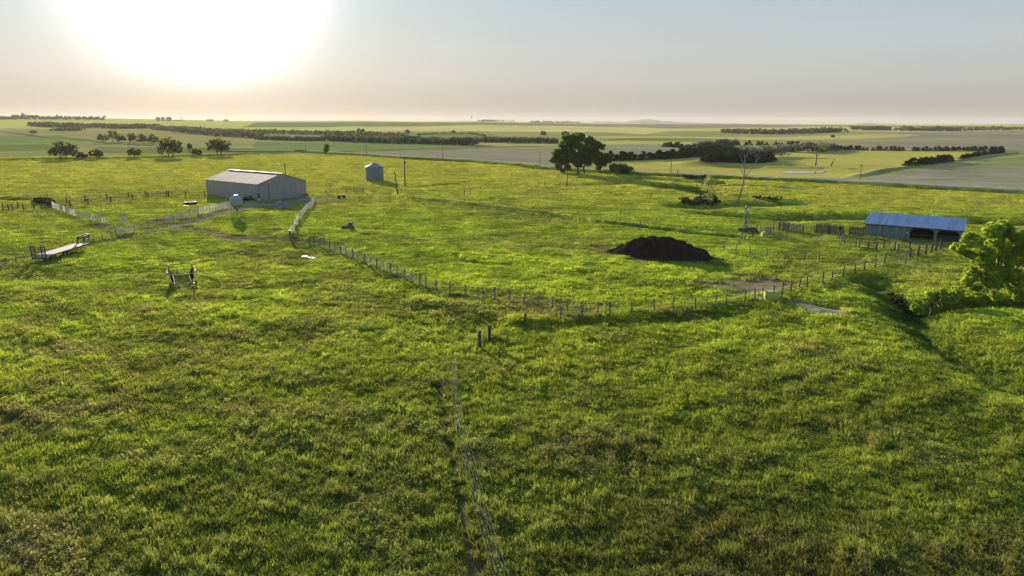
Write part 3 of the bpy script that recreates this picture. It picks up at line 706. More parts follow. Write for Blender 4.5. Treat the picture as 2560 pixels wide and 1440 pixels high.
# ------------------------------------------------------------------ grain bin
def grain_bin():
    p = P3(937, 451); s = m_per_px(p.x, p.y); R = 22.2*s; p = P3(937, 451)
    he = z_from_px(p.x, p.y, 416.5)-p.z; ha = max(z_from_px(p.x, p.y, 407.5)-p.z, he+R*.36)
    t = thing('grain_bin', 'round blue grey corrugated grain bin with conical roof standing alone in the meadow', 'grain bin', tuple(p))
    mb = MB(); prof = [(R, -.4)]; n = 24
    for k in range(n+1): prof.append((R+(.012 if k % 2 else -.012), he*k/n))
    mb.lathe(prof, 48); mb.build('wall', MATS['galv_bin'], t, smooth=True)
    mb = MB(); nr = 24; vs_ = []; fs = []
    for k in range(nr*2):
        a = math.pi*k/nr; e = .035 if k % 2 else 0
        vs_ += [((R+.12)*math.cos(a), (R+.12)*math.sin(a), he-.03+e), (.42*math.cos(a), .42*math.sin(a), ha+e)]
    for k in range(nr*2): i = 2*k; j = (2*k+2) % (nr*4); fs.append((i, j, j+1, i+1))
    mb.add(vs_, fs); mb.build('roof', MATS['galv'], t)
    mb = MB(); mb.lathe([(.42, ha-.02), (.45, ha+.22), (.3, ha+.30), (.0, ha+.34)], 16); mb.build('cap', MATS['galv'], t)
    mb = MB(); mb.box((-.1*R, -R-.02, 1.0), (.85, .12, 1.7)); mb.build('door', MATS['galv'], t)
    for sx_ in (-.18, .18):
        pass
    mb = MB()
    for sx_ in (-.17, .17): mb.tube([(R*.55+sx_, -R*.86-.05, .3), (R*.55+sx_, -R*.86-.05, he+.1)], .02, 4)
    for k in range(int(he/.35)): mb.tube([(R*.55-.17, -R*.86-.05, .4+.35*k), (R*.55+.17, -R*.86-.05, .4+.35*k)], .014, 4)
    mb.build('ladder', MATS['galv'], t); NOGRASS.append((p.x, p.y, R+1.0))
    return t
grain_bin()
def hopper_bin():
    p = P3(594, 539); s = m_per_px(p.x, p.y); R = 14.2*s
    zt = z_from_px(p.x, p.y, 487)-p.z; ze = z_from_px(p.x, p.y, 497)-p.z; zb = z_from_px(p.x, p.y, 511)-p.z; zc = z_from_px(p.x, p.y, 526)-p.z
    t = thing('hopper_bin', 'small white galvanised feed hopper on tall legs beside the driveway', 'feed bin', tuple(p), .3)
    mb = MB(); mb.lathe([(R, zb), (R*1.01, (zb+ze)/2), (R, ze)], 28); mb.build('body', MATS['galv_hopper'], t, smooth=False)
    mb = MB(); mb.lathe([(R*1.06, ze-.02), (R*.32, zt-.12), (R*.32, zt), (0, zt+.04)], 28); mb.build('roof', MATS['galv_hopper'], t)
    mb = MB(); mb.lathe([(R, zb), (R*.18, zc), (R*.18, zc-.3)], 28); mb.build('cone', MATS['galv'], t)
    for k in range(5):
        a = 2*math.pi*k/5+.4; x, y = R*.97*math.cos(a), R*.97*math.sin(a)
        mb = MB(); mb.beam((x*1.05, y*1.05, -.4), (x, y, zb+.5), .09, .09); mb.build('leg', MATS['grey_pipe'], t)
    mb = MB(); 
    for k in range(5):
        a = 2*math.pi*k/5+.4; b = 2*math.pi*(k+1)/5+.4; mb.tube([(R*math.cos(a), R*math.sin(a), zc*.55), (R*math.cos(b), R*math.sin(b), zc*.55)], .03, 4)
    mb.build('brace', MATS['grey_pipe'], t)
    mb = MB()
    for sx_ in (-.2, .2): mb.tube([(-R*.95, -R*.5+sx_, 0), (-R*1.02, -R*.4+sx_, ze)], .03, 4)
    for k in range(int(ze/.3)): mb.tube([(-R, -R*.46-.2, .2+.3*k), (-R, -R*.46+.2, .2+.3*k)], .02, 4)
    mb.build('ladder', MATS['white_pipe'], t)
hopper_bin()

# ------------------------------------------------------------------ blue-roofed loafing shed
def loafing_shed():
    Lf = P3(2160, 589); Rt = P3(2399, 609); u = dirv(Lf, Rt); v = Vector((-u.y, u.x, 0)); Ln = (Rt-Lf).dot(u)
    z0 = (Lf.z+Rt.z)/2; he = (z_from_px(Lf.x, Lf.y, 557)-z0+z_from_px(Rt.x, Rt.y, 578)-z0)/2; D = 7.5*1.05; hr = he+1.45
    print('SHED', round(Ln, 1), round(he, 2))
    t = thing('loafing_shed', 'low livestock shed with blue metal roof and two open bays', 'shed', (Lf.x, Lf.y, z0), math.atan2(u.y, u.x))
    x1, x2, x3, x4 = Ln*.49, Ln*.735, Ln*.765, Ln*.985
    ch = .5; ht = he-.32
    mb = MB(); mb.box((x1/2, 0, he/2-.15), (x1, .08, he+.3)); mb.box(((x1+Ln)/2, 0, he-.08), (Ln-x1, .08, .16+.16)); mb.box(((x4+Ln)/2, 0, he/2-.25), (Ln-x4, .08, he+.1))
    for (a, b) in ((x1, x2), (x3, x4)):            # the cut corners of the bay openings
        for (q, s_) in ((a, 1), (b, -1)):
            mb.add([(q, -.035, he-.22), (q+s_*ch*1.3, -.035, he-.22), (q, -.035, he-.22-ch), (q, .035, he-.22), (q+s_*ch*1.3, .035, he-.22), (q, .035, he-.22-ch)], [(0, 1, 2), (5, 4, 3), (1, 4, 5, 2), (2, 5, 3, 0)])
    mb.build('front_wall', MATS['shed_wall'], t)
    mb = MB(); mb.box(((x2+x3)/2, 0, he/2-.2), (x3-x2, .16, he)); mb.build('post', MATS['shed_wall'], t)
    B2 = 3.0; hb = hr-.75
    for x in (0, Ln):
        mb = MB(); mb.add([(x, .05, -.4), (x, D+B2, -.4), (x, D+B2, hb), (x, D, hr-.02), (x, .05, he-.02)], [(0, 1, 2, 3, 4)]); mb.build('end_wall', MATS['shed_wall_y'], t)
    mb = MB(); mb.box((Ln/2, D+B2, hb/2-.2), (Ln, .08, hb+.4)); mb.build('back_wall', MATS['shed_wall'], t)
    mb = MB(); mb.box((Ln/2, D*.75, he/2-.2), (Ln-.3, .06, he+.3)); mb.build('inner_wall', MATS['interior'], t)
    def slab(mb, a, b, th=.06):
        vs_ = [(-.35, a[0], a[1]), (Ln+.35, a[0], a[1]), (Ln+.35, b[0], b[1]), (-.35, b[0], b[1])]
        mb.add(vs_+[(p[0], p[1], p[2]+th) for p in vs_], [(3, 2, 1, 0), (4, 5, 6, 7), (0, 1, 5, 4), (1, 2, 6, 5), (2, 3, 7, 6), (3, 0, 4, 7)])
    mb = MB(); slab(mb, (-.45, he-.05), (D, hr+.02)); mb.build('roof', MATS['blue_roof'], t)
    mb = MB(); slab(mb, (D+.003, hr+.02), (D+B2+.4, hb-.07)); mb.build('roof', MATS['blue_roof'], t)
    mb = MB(); mb.box((Ln/2, -.47, he-.04), (Ln+.7, .03, .14)); mb.build('fascia', MATS['seam'], t)
    mb = MB(); mb.box((Ln*.25, -.06, .12), (Ln*.46, .05, .2)); mb.build('skirt_board', MATS['wood_grey'], t)
    for (a, b, zz) in ((x1, x2, (1.0,)), (x3, x4, (.35, .65, .95, 1.25))):
        mb = MB()
        for z in zz: mb.tube([(a, .25, z), (b, .25, z)], .045, 5)
        mb.build('bay_rail', MATS['wood_grey'], t)
    mb = MB(); mb.box((x1-.45, -.12, he*.5), (.38, .14, .3)); mb.build('meter_box', MATS['white_sheet'], t)
    NOPOLY.append([tuple((Lf+u*a+v*b)[:2]) for a, b in ((-.3, -.2), (Ln+.3, -.2), (Ln+.3, D+B2), (-.3, D+B2))])
    return Lf, u, v, Ln
shL, shu, shv, shN = loafing_shed()

# ------------------------------------------------------------------ gooseneck flatbed trailer
def trailer():
    g0 = P3(100, 655); g1 = P3(206, 622); z0 = (g0.z+g1.z)/2
    u = dirv(g0, g1); Ln = (Vector((g1.x-g0.x, g1.y-g0.y, 0))).length; hw = 1.22; dh = .95
    print('TRAILER', round(Ln, 1))
    t = thing('gooseneck_trailer', 'long flatbed gooseneck trailer with pale deck and two upright black ramps', 'trailer', (g0.x, g0.y, z0), math.atan2(u.y, u.x))
    bt = 1.5
    mb = MB(); mb.box(((Ln+bt)/2, 0, dh), (Ln-bt, 2*hw, .06)); mb.build('deck', MATS['deck'], t)
    q = Matrix.Rotation(-.28, 3, 'Y'); mb = MB(); mb.box((bt/2, 0, dh-.21), (bt/math.cos(.28), 2*hw, .05), q); mb.build('beavertail', MATS['deck'], t)
    mb = MB()
    for y in (-hw, hw): mb.box(((Ln+bt)/2, y*1.01, dh-.1), (Ln-bt, .06, .26)); mb.box((bt/2, y*1.01, dh-.3), (bt*1.03, .06, .2), q)
    for y in (-.45, .45): mb.box((Ln/2+.4, y, dh-.3), (Ln-.8, .12, .3))
    n = int((Ln-bt)/.4)
    mb.box((Ln, 0, dh-.08), (.1, 2*hw, .22)); mb.box((0, 0, dh-.42), (.12, 2*hw, .16)); mb.build('frame', MATS['dark_steel'], t)
    for sy in (-1, 1):
        mb = MB(); mb.box(((Ln+bt)/2, sy*(hw+.06), dh+.0), (Ln-bt, .03, .03))
        for k in range(n): mb.box((bt+.25+k*.4, sy*(hw+.075), dh-.02), (.16, .05, .08))
        mb.build('rub_rail_slats', MATS['trim'], t)
    for sy in (-1, 1):
        mb = MB(); y = sy*(hw-.42)
        for e in (-.3, .3): mb.beam((.02, y+e, dh-.35), (-.14, y+e, dh+1.75), .10, .10)
        for k in range(8): z = dh-.2+k*.27; mb.beam((.0-.014*k, y-.3, z), (.0-.014*k, y+.3, z), .07, .15)
        mb.build('ramp', MATS['dark_steel'], t)
    for x in (Ln*.42, Ln*.42+.95):
        for sy in (-1, 1):
            w = MB(); w.lathe([(.22, -.12), (.36, -.12), (.39, -.08), (.39, .08), (.36, .12), (.22, .12)], 20)
            o = w.build('wheel', MATS['tyre'], t, loc=(x, sy*(hw-.22), .39)); o.rotation_euler = (math.pi/2, 0, 0)
            w = MB(); w.lathe([(0, .07), (.1, .09), (.12, .03), (.22, .11), (.22, -.11), (0, -.07)], 16); w.build('rim', MATS['rim'], o)
    # gooseneck: two risers and the raised tongue with its coupler
    mb = MB()
    for y in (-.55, .55):
        mb.beam((Ln-.12, y, dh), (Ln-.12, y, dh+1.15), .16, .18); mb.beam((Ln-.1, y, dh+1.1), (Ln+2.3, y*.45, dh+1.2), .16, .34); mb.beam((Ln-.1, y, dh+.5), (Ln+.55, y*.9, dh+1.1), .1, .12)
    mb.box((Ln-.12, 0, dh+1.05), (.14, 1.1, .2)); mb.box((Ln+2.3, 0, dh+1.18), (.35, .6, .24)); mb.build('gooseneck', MATS['dark_steel'], t)
    mb = MB(); mb.tube([(Ln+2.35, 0, dh+1.2), (Ln+2.35, 0, dh+.35)], .08, 8); mb.box((Ln+2.35, 0, dh+.3), (.22, .22, .2)); mb.build('coupler', MATS['dark_steel'], t)
    for y in (-.7, .7): mb = MB(); mb.tube([(Ln-.3, y, .0), (Ln-.3, y, dh+.3)], .06, 6); mb.box((Ln-.3, y, .03), (.28, .28, .05)); mb.build('jack_leg', MATS['grey_pipe'], t)
    mb = MB(); mb.box((Ln+2.0, .1, dh+1.40), (.5, .35, .14)); mb.build('toolbox', MATS['white_pipe'], t)
trailer()

# ------------------------------------------------------------------ bale feeder wagon
def feeder():
    a = P3(459, 719); b = P3(452, 690); u = dirv(a, b); s = m_per_px(a.x, a.y); L = 6.2; hw = 1.35; z0 = H(a.x, a.y)
    t = thing('bale_feeder', 'wheeled wire bale cradle with curved pink and red side rails', 'bale feeder', (a.x, a.y, z0), math.atan2(u.y, u.x))
    zt = 2.05; zb = .55
    for sy in (-1, 1):
        mb = MB(); pts = []
        for k in range(13):
            q = k/12; x = q*L; z = zt-.32*math.sin(q*math.pi*1.0)**2+(.18 if k > 10 else 0)-(.22 if k < 2 else 0); pts.append((x, sy*(hw+.28-.16*math.cos(q*math.pi*2)), z))
        mb.tube(pts, .055, 7); mb.build('top_rail', MATS['pink_paint'], t)
        mb = MB(); mb.tube([(0, sy*hw*.78, zb), (L, sy*hw*.78, zb)], .045, 6); mb.build('bottom_rail', MATS['pink_paint'], t)
        mb = MB()                                  # curved side sheet
        vs_ = []; fs = []; n = 12
        for k in range(n+1):
            q = k/n; y1 = sy*(hw+.26-.16*math.cos(q*math.pi*2)); z1 = pts[k][2]-.05; ym = sy*(hw+.12); zm = z1-.75
            vs_ += [(q*L, y1, z1), (q*L, ym, zm)]
        for k in range(n): fs.append((2*k, 2*k+1, 2*k+3, 2*k+2))
        mb.add(vs_, fs); mb.build('side_sheet', MATS['red_paint'], t)
        mb = MB()
        for k in range(15): x = .1+k*(L-.2)/14; mb.tube([(x, sy*(hw+.12), zt-.6), (x, sy*hw*.95, 1.05), (x, sy*hw*.78, zb)], .03, 4)
        mb.build('side_bars', MATS['dark_steel'], t)
    for x, nm, mt in ((0, 'near', 'white_pipe'), (L, 'far', 'dark_steel')):
        mb = MB(); mb.tube([(x, -hw-.2, zt-(.15 if x == 0 else -.12)), (x, hw+.2, zt-(.15 if x == 0 else -.12))], .04, 5); mb.build('end_bar', MATS[mt], t)
        mb = MB(); mb.tube([(x, -hw*.78, zb), (x, hw*.78, zb)], .04, 5); mb.build('end_bar', MATS[mt], t)
        for y in (-.42, .42): mb = MB(); mb.tube([(x, y*1.2, zt-.1), (x, y, zb)], .028, 4); mb.build('end_stay', MATS['dark_steel'], t)
    mb = MB()
    for k in range(9): x = .3+k*(L-.6)/8; mb.tube([(x, -hw*.78, zb), (x, 0, zb-.12), (x, hw*.78, zb)], .032, 4)
    mb.build('floor_bars', MATS['dark_steel'], t)
    for sy in (-1, 1):
        for x in (.5,):
            w = MB(); w.lathe([(.15, -.1), (.33, -.1), (.36, -.06), (.36, .06), (.33, .1), (.15, .1), (0, .06)], 18); o = w.build('wheel', MATS['tyre'], t, loc=(x, sy*(hw+.25), .36)); o.rotation_euler = (math.pi/2, 0, 0)
    for (ax_, aw) in ((.5, hw*2+.4), (L-.4, hw*1.8)): mb = MB(); mb.box((ax_, 0, .4), (.12, aw, .12)); mb.build('axle', MATS['dark_steel'], t)
feeder()

# ------------------------------------------------------------------ heaps
def heap(name, label, cat, px, py, rx, ry, hh, flat, mat, n=64, seed=3, rz=0.0, rough=.25, tail=False):
    c = P3(px, py); u = np.linspace(-1.35, 1.35, n); X, Y = np.meshgrid(u, u)
    r = np.sqrt(X**2+Y**2); ang = np.arctan2(Y, X); r = r*(1+.16*(fbm(np.cos(ang)*2+seed, np.sin(ang)*2, 2, seed)-.5)*2)
    if tail: r = np.where(X > 0, np.sqrt((X*(1-.22*np.clip(X, 0, 1)))**2+(Y*(1+.5*np.clip(X, 0, 1.3)))**2)/r.clip(.01)*r, r)*1.0
    z = hh*np.clip(1-sst(flat, 1.12, r), 0, 1)**(1.25 if tail else 1.0)
    wx = X*rx; wy = Y*ry; cs, sn = math.cos(rz), math.sin(rz); gx = c.x+wx*cs-wy*sn; gy = c.y+wx*sn+wy*cs
    z = z+rough*(fbm(wx/1.2, wy/1.2, 4, seed+3)-.5)*sst(0, .25*hh, z)*2
    gz = H(gx.ravel(), gy.ravel()).reshape(gx.shape)
    base = np.where(r < 1.15, gz+z, gz-.5)
    base = np.minimum(base, gz+z); V = np.column_stack([(gx-c.x).ravel(), (gy-c.y).ravel(), (base-c.z-.03).ravel()])
    i = (np.arange(n-1)[:, None]*n+np.arange(n-1)[None, :]).ravel(); Fq = np.stack([i, i+1, i+n+1, i+n], -1)
    me = np_mesh(name, V, Fq, True); o = link_mesh(name, me, MATS[mat], loc=tuple(c)); tag(o, label, cat); NOGRASS.append((c.x, c.y, min(rx, ry)*.9)); return o
heap('dirt_mound', 'large dark brown flat topped heap of soil in the green paddock', 'mound', 1645, 639, 9.5, 4.2, 2.95, .22, 'mound', seed=5, rz=-.42, rough=.7, tail=True)
heap('gravel_pile', 'small pale gravel pile in front of the metal shed doors', 'gravel pile', 706, 520, 3.6, 2.6, 1.7, .1, 'gravel', seed=8, rough=.15)

# ------------------------------------------------------------------ utility poles and lone poles
def pole(px, pyb, pyt, label, name='utility_pole', lean=(0, 0), arm=0, can=False, r=.14, group=None, mat='wood_post', cat='pole', xtop=None):
    p = P3(px, pyb); zt = z_from_px(p.x, p.y, pyt)-p.z; s = m_per_px(p.x, p.y)
    dx = (xtop-px)*s if xtop else lean[0]
    t = thing(name, label, cat, tuple(p), 0, group)
    mb = MB(); mb.tube([(0, 0, -1), (dx*.5, 0, zt*.5), (dx, lean[1], zt)], [r*1.2, r, r*.75], 8); mb.build('shaft', MATS[mat], t)
    if arm: mb = MB(); mb.box((dx*.93, .1, zt-.5), (arm, .1, .12)); mb.build('crossarm', MATS[mat], t)
    if can: mb = MB(); mb.lathe([(0, zt-2.3), (.24, zt-2.3), (.26, zt-1.5), (0, zt-1.45)], 12, (dx+.35, 0, 0)); mb.build('transformer', MATS['grey_pipe'], t)
    return t, p, zt
pole(1013, 465, 393, 'tall dark utility pole with transformer, right of the grain bin', arm=0, can=True, r=.19)
pole(995, 487, 428, 'bare leaning pole between the grain bin and the tall utility pole', name='leaning_pole', r=.17, xtop=988)
pb = bB+bu_*(bW*.72)+bv_*(bL*.62)
t_, p_, z_ = pole(716, 468, 407, 'wooden utility pole with small yard light rising behind the metal shed', r=.17)
mb = MB(); mb.tube([(0, 0, z_-.6), (-.9, -.3, z_-.4), (-1.6, -.5, z_-.6)], .05, 5); mb.build('light_arm', MATS['galv'], t_)
mb = MB(); mb.lathe([(0, z_-.75), (.3, z_-.72), (.25, z_-.5), (0, z_-.45)], 12, (-1.7, -.5, 0)); mb.build('lamp', MATS['white_sheet'], t_)
pole(1418, 463, 403, 'thin power pole just in front of the big cottonwoods', r=.13, arm=0)
pole(1677, 432, 397, 'power pole standing in the yellow field right of the cottonwoods', r=.13, arm=1.2)
pole(2150, 448, 411, 'power pole beside the gravel road near the ploughed field corner', r=.12, arm=1.6)
pole(1350, 411, 379, 'thin power pole left of the big cottonwoods along the gravel road', r=.13, arm=1.0)
pole(1107, 399, 373, 'power pole by the road in line with the brown crop field', r=.13, arm=1.0)
pole(916, 388, 360, 'power pole behind the small roadside tree and grain bin', r=.13, arm=1.0)
pole(764, 374, 352, 'farthest visible power pole, above the road bend', r=.13, arm=1.0)
pole(2076, 415, 397, 'short broken pole leaning right beside the dead tree', name='leaning_pole', r=.3, xtop=2085)
pole(1694, 432, 425, 'short wooden stub post near the pole in the yellow field', name='stub_post', r=.2, cat='post')

# ------------------------------------------------------------------ fences
panel_fence('pipe_panel_fence', 'white pipe panel fence from the feed hopper down along the driveway', PL([(586, 518), (540, 528), (497, 538), (455, 548), (412, 556)]), 1.65, 7, .045, 'white_pipe', 3.2, wob=.12)
fence('pipe_fence', 'low dark pipe fence joining the white panels and the two gates', 'fence', PL([(412, 557), (392, 561), (372, 566), (352, 573), (337, 580)]), ph=1.4, pw=.09, mat='grey_pipe', strands=(.5, .8, 1.1), sr=.035, smat='grey_pipe')
gate('pipe_gate', 'white pipe gate nearest the dark track behind the trailer', *[P3(*q) for q in ((336, 582), (316, 586))], 1.6, 6, 'white_pipe', r=.04, group='white gates beside the track')
gate('pipe_gate', 'white pipe gate left of its twin, closer to the trailer', *[P3(*q) for q in ((315, 586), (293, 590))], 1.6, 6, 'white_pipe', r=.04, group='white gates beside the track')
fence('pipe_fence', 'dark pipe fence running from the white gates to behind the trailer', 'fence', PL([(292, 591), (278, 594), (256, 600), (235, 605), (205, 613), (184, 619)]), ph=1.45, pw=.1, mat='wood_post', strands=(.45, .8, 1.15), sr=.035, smat='grey_pipe')
fence('wire_fence', 'low wire fence continuing left of the trailer along the dark ground line', 'fence', PL([(62, 650), (40, 655), (15, 660), (-12, 665)]), ph=1.1, pw=.1, strands=(.5, .9), sr=.012, smat='wire_dark')
panel_fence('livestock_fence', 'sagging white pipe panels curving across the left corral', PL([(128, 519), (140, 524), (150, 529), (166, 533), (184, 540), (200, 545), (214, 548), (238, 554), (264, 563)]), 1.55, 7, .045, 'white_pipe', 3.4, wob=.25)
panel_fence('livestock_fence', 'single short white panel standing open in the corral gap', PL([(302, 557), (319, 560)]), 1.6, 7, .045, 'white_pipe', 3)
fence('corral_fence', 'back row of thick dark corral posts with thin rails', 'fence', PL([(122, 515), (168, 509), (214, 504), (268, 499), (321, 494), (365, 492), (417, 490), (464, 491), (512, 492)]), ph=1.75, pw=.30, strands=(.4, .75, 1.1, 1.4), sr=.045, smat='wood_grey')
fence('corral_fence', 'front row of thick dark corral posts inside the left corral', 'fence', PL([(124, 521), (176, 516), (221, 512), (277, 506), (331, 501), (371, 496), (422, 493)]), ph=1.8, pw=.32, strands=(.4, .75, 1.1, 1.4), sr=.045, smat='wood_grey')
fence('corral_fence', 'dark post and rail fence at the far left edge', 'fence', PL([(-10, 527), (8, 527), (22, 527), (32, 528), (46, 521), (60, 526), (86, 524), (104, 524)]), ph=1.8, pw=.26, strands=(.4, .8, 1.2), sr=.045, smat='wood_grey')
fence('wire_fence', 'thin wire fence on slim posts along the far meadow edge behind the corral', 'fence', PL([(70, 500), (120, 497), (167, 492), (208, 494), (250, 492), (297, 486), (350, 485), (422, 480), (470, 484), (514, 486)]), ph=1.5, pw=.1, strands=(.6, 1.0, 1.35), sr=.015, smat='wire_dark')
panel_fence('pipe_panel_fence', 'bright white pipe panels in a wavy line right of the metal shed', PL([(784, 512), (775, 520), (764, 529), (757, 537), (750, 549), (740, 566), (728, 590)]), 1.5, 7, .05, 'white_pipe', 3.0, wob=.3)
pp = P3(726, 600); o = link_mesh('gate_post', post_mesh('square', 1.9, .34, 'grey_pipe'), None, None, tuple(pp)); tag(o, 'thick grey corner post where the wavy white panels end', 'post')
gate('pipe_gate', 'long dark pipe gate between the corner post and the grey panel fence', *[P3(*q) for q in ((729, 601), (770, 608))], 1.45, 6, 'dark_steel', r=.03)
gate('pipe_gate', 'second dark pipe gate standing just behind the grey panel fence corner', *[P3(*q) for q in ((775, 600), (812, 607))], 1.5, 6, 'dark_steel', r=.03)
FC = PL([(774, 611), (786, 614), (799, 618), (811, 622), (825, 626), (837, 630), (852, 635), (865, 640), (882, 647), (894, 654), (912, 659), (926, 667), (942, 671), (958, 677), (977, 684), (994, 692), (1012, 698), (1030, 706), (1050, 713), (1066, 721)])
t = thing('livestock_fence', 'grey pipe panel fence climbing diagonally from the gate to the paddock corner', 'fence', tuple(FC[0]))
for i, p in enumerate(FC): link_mesh('post', post_mesh('square', 1.7 if i % 2 == 0 else 1.5, .15 if i % 2 == 0 else .09, 'grey_pipe'), None, t, p-FC[0])
for a, b in zip(FC[:-1], FC[1:]): mb = MB(); panel(mb, a-FC[0], b-FC[0], 1.5, 6, .035, .2, 0); mb.build('panel', MATS['grey_pipe'], t)
fence('paddock_fence', 'grey posts with wire mesh curving along the near side of the paddock', 'fence', PL([(1066, 722), (1091, 731), (1125, 739), (1163, 743), (1195, 748), (1236, 752), (1274, 758), (1310, 763), (1345, 770), (1382, 775), (1419, 781), (1455, 789), (1494, 789), (1524, 791)]), ph=1.75, pw=.16, mat='wood_grey', strands=(.3, .6, .9, 1.2, 1.5), sr=.022, smat='wire')
fence('paddock_fence', 'weathered posts on the bank running from the centre up to the gravel gap', 'fence', PL([(1400, 801), (1455, 797), (1524, 792), (1580, 788), (1636, 782), (1682, 776), (1738, 775), (1787, 770), (1814, 766), (1862, 757), (1886, 752), (1907, 750)]), ph=1.7, pw=.17, mat='wood_grey', strands=(.4, .8, 1.2, 1.5), sr=.018, smat='wire', jitter=.07)
fence('paddock_fence', 'dark wooden posts climbing from the gravel gap to the shed yard', 'fence', PL([(1934, 742), (1956, 736), (1977, 733), (1997, 727), (2017, 721), (2056, 710), (2079, 706), (2107, 694), (2137, 684), (2160, 677), (2189, 669), (2210, 661)]), ph=1.65, pw=.18, mat='wood_post', strands=(.4, .8, 1.2), sr=.028, smat='wood_grey', jitter=.06)
fence('corral_fence', 'dark rail corral in front of the open bays of the blue roofed shed', 'fence', PL([(2210, 661), (2275, 645), (2295, 641), (2314, 638), (2328, 633), (2339, 629), (2350, 624)]), ph=1.9, pw=.3, mat='wood_post', strands=(.4, .8, 1.2, 1.5), sr=.035, smat='wood_grey')
fence('corral_fence', 'jumbled post and rail corral left of the open shed bays', 'fence', PL([(2140, 618), (2147, 623), (2169, 626), (2190, 628), (2209, 621), (2237, 626), (2243, 633), (2273, 625)]), ph=1.7, pw=.26, mat='wood_post', strands=(.5, .9, 1.3), sr=.045, smat='wood_grey')
fence('corral_fence', 'thin inner rail line close to the shed wall', 'fence', PL([(2153, 612), (2185, 613), (2223, 613), (2250, 604), (2262, 602)]), ph=1.5, pw=.18, mat='wood_post', strands=(.5, 1.1), sr=.045, smat='wood_grey')
fence('wire_fence', 'long wire fence crossing the pasture to the windmill', 'fence', PL([(790, 508), (817, 507), (846, 506), (875, 506), (899, 506), (927, 505), (951, 504), (976, 504), (1000, 503), (1020, 502), (1034, 503)]), ph=1.6, pw=.14, mat='wood_grey', strands=(.4, .75, 1.1, 1.4), sr=.018, smat='wire')
fence('wire_fence', 'long straight wire fence with a dark grass line from the driveway to the windmill', 'fence', densify(PL([(1034, 503), (1111, 511), (1171, 517), (1242, 525), (1334, 537), (1400, 546), (1500, 557), (1600, 569), (1700, 581), (1780, 588), (1840, 594)]), 5.2), ph=1.45, pw=.13, mat='wood_grey', strands=(.4, .75, 1.1, 1.35), sr=.018, smat='wire')
fence('wire_fence', 'second thin wire fence just behind the long straight one', 'fence', densify(PL([(1051, 502), (1125, 505), (1200, 515), (1272, 524)]), 6.0), ph=1.4, pw=.1, mat='wood_grey', strands=(.6, 1.2), sr=.018, smat='wire')
fence('wire_fence', 'short wire fence with thin posts between the metal shed and the grain bin', 'fence', PL([(770, 466), (794, 467), (826, 470), (857, 473), (885, 476), (908, 480)]), ph=1.6, pw=.14, mat='wood_post', strands=(.4, .8, 1.2), sr=.018, smat='wire')
fence('wire_fence', 'low front row of pen posts between the metal shed and the grain bin', 'fence', PL([(816, 484), (843, 484), (867, 484), (886, 482), (908, 480)]), ph=1.6, pw=.14, mat='wood_post', strands=(.4, .8, 1.2), sr=.018, smat='wire')
fence('wire_fence', 'sparse fence on thin posts out in the meadow behind the grain bin', 'fence', densify(PL([(990, 442), (1082, 443), (1150, 441), (1215, 441), (1280, 440), (1340, 441)]), 17), ph=1.4, pw=.14, strands=(1.1,), sr=.01, smat='wire_dark')
fence('wire_fence', 'faint roadside fence along the near edge of the gravel road at the right', 'fence', densify(PL([(1900, 458), (2100, 467), (2300, 478), (2560, 493)]), 14), ph=1.2, pw=.12, strands=(1.0,), sr=.01, smat='wire_dark')
fence('wire_fence', 'thin fence climbing from the brush tangle toward the cottonwoods', 'fence', densify(PL([(1100, 489), (1160, 480), (1240, 470), (1330, 465)]), 7), ph=1.3, pw=.12, strands=(1.1, .7), sr=.012, smat='wire_dark')
# H braces
def h_brace(px, pyb, w, label):
    a = P3(px, pyb); b = P3(px+w, pyb+1); t = thing('brace_posts', label, 'fence brace', tuple(a)); q = b-a
    for k in (Vector((0, 0, 0)), q): link_mesh('post', post_mesh('round', 1.75, .2, 'wood_post'), None, t, k)
    mb = MB(); mb.beam((0, 0, 1.25), tuple(q+Vector((0, 0, 1.25))), .12, .12); mb.build('crossbar', MATS['wood_post'], t)
h_brace(1345, 466, 17, 'wooden H brace in the pasture left of the thin pole by the cottonwoods'); h_brace(1400, 467, 16, 'wooden H brace directly below the thin pole by the cottonwoods'); h_brace(1161, 488, 15, 'wooden H brace alone in the pasture right of the driveway')
# two big foreground posts, and the next ones along the bank
for (px, py, hh, w, lab) in ((1199, 873, 1.95, .34, 'thick weathered post at the near fence corner, the lower of the pair'), (1224, 855, 1.85, .34, 'thick weathered post at the near fence corner, the upper of the pair'), (1309, 817, 1.55, .26, 'leaning weathered post on the bank right of the corner pair')):
    p = P3(px, py); o = link_mesh('fence_post', post_mesh('round', hh, w, 'wood_post'), None, None, tuple(p)); tag(o, lab, 'post', 'weathered posts at the fence corner')
    if px == 1309: o.rotation_euler = (0, .12, 0)
p = P3(1299, 820); o = link_mesh('steel_post', post_mesh('tee', 1.5, .07, 'tpost'), None, None, tuple(p)); tag(o, 'slim steel post just left of the leaning weathered post', 'post')
# foreground wire fence
wp = PL([(1198, 874), (1160, 903), (1125, 925), (1130, 1008), (1143, 1096), (1164, 1180), (1180, 1250), (1203, 1345), (1238, 1470), (1290, 1640)])
t = thing('barbed_wire_fence', 'slack wire fence on leaning steel posts down the middle of the foreground', 'fence', tuple(wp[0]))
for i, p in enumerate(wp[1:]):
    o = link_mesh('post', post_mesh('tee', 1.35, .07, 'tpost'), None, t, p-wp[0]); o.rotation_euler = (random.uniform(-.12, .12), random.uniform(.05, .28), random.random())
    tp = MB(); tp.box((0, .01, 1.32), (.06, .05, .07)); tp.build('tip', MATS['tpost_tip'], o)
for k, z in enumerate((.4, .65, .9, 1.12, 1.3)):
    mb = MB(); pts = []
    dpp = densify(wp, 1.2)
    for p in dpp: q = p-wp[0]; pts.append((q.x+.12*k, q.y, q.z+z))
    mb.tube(pts, .0080, 4); mb.build('wire', MATS['wire'], t)
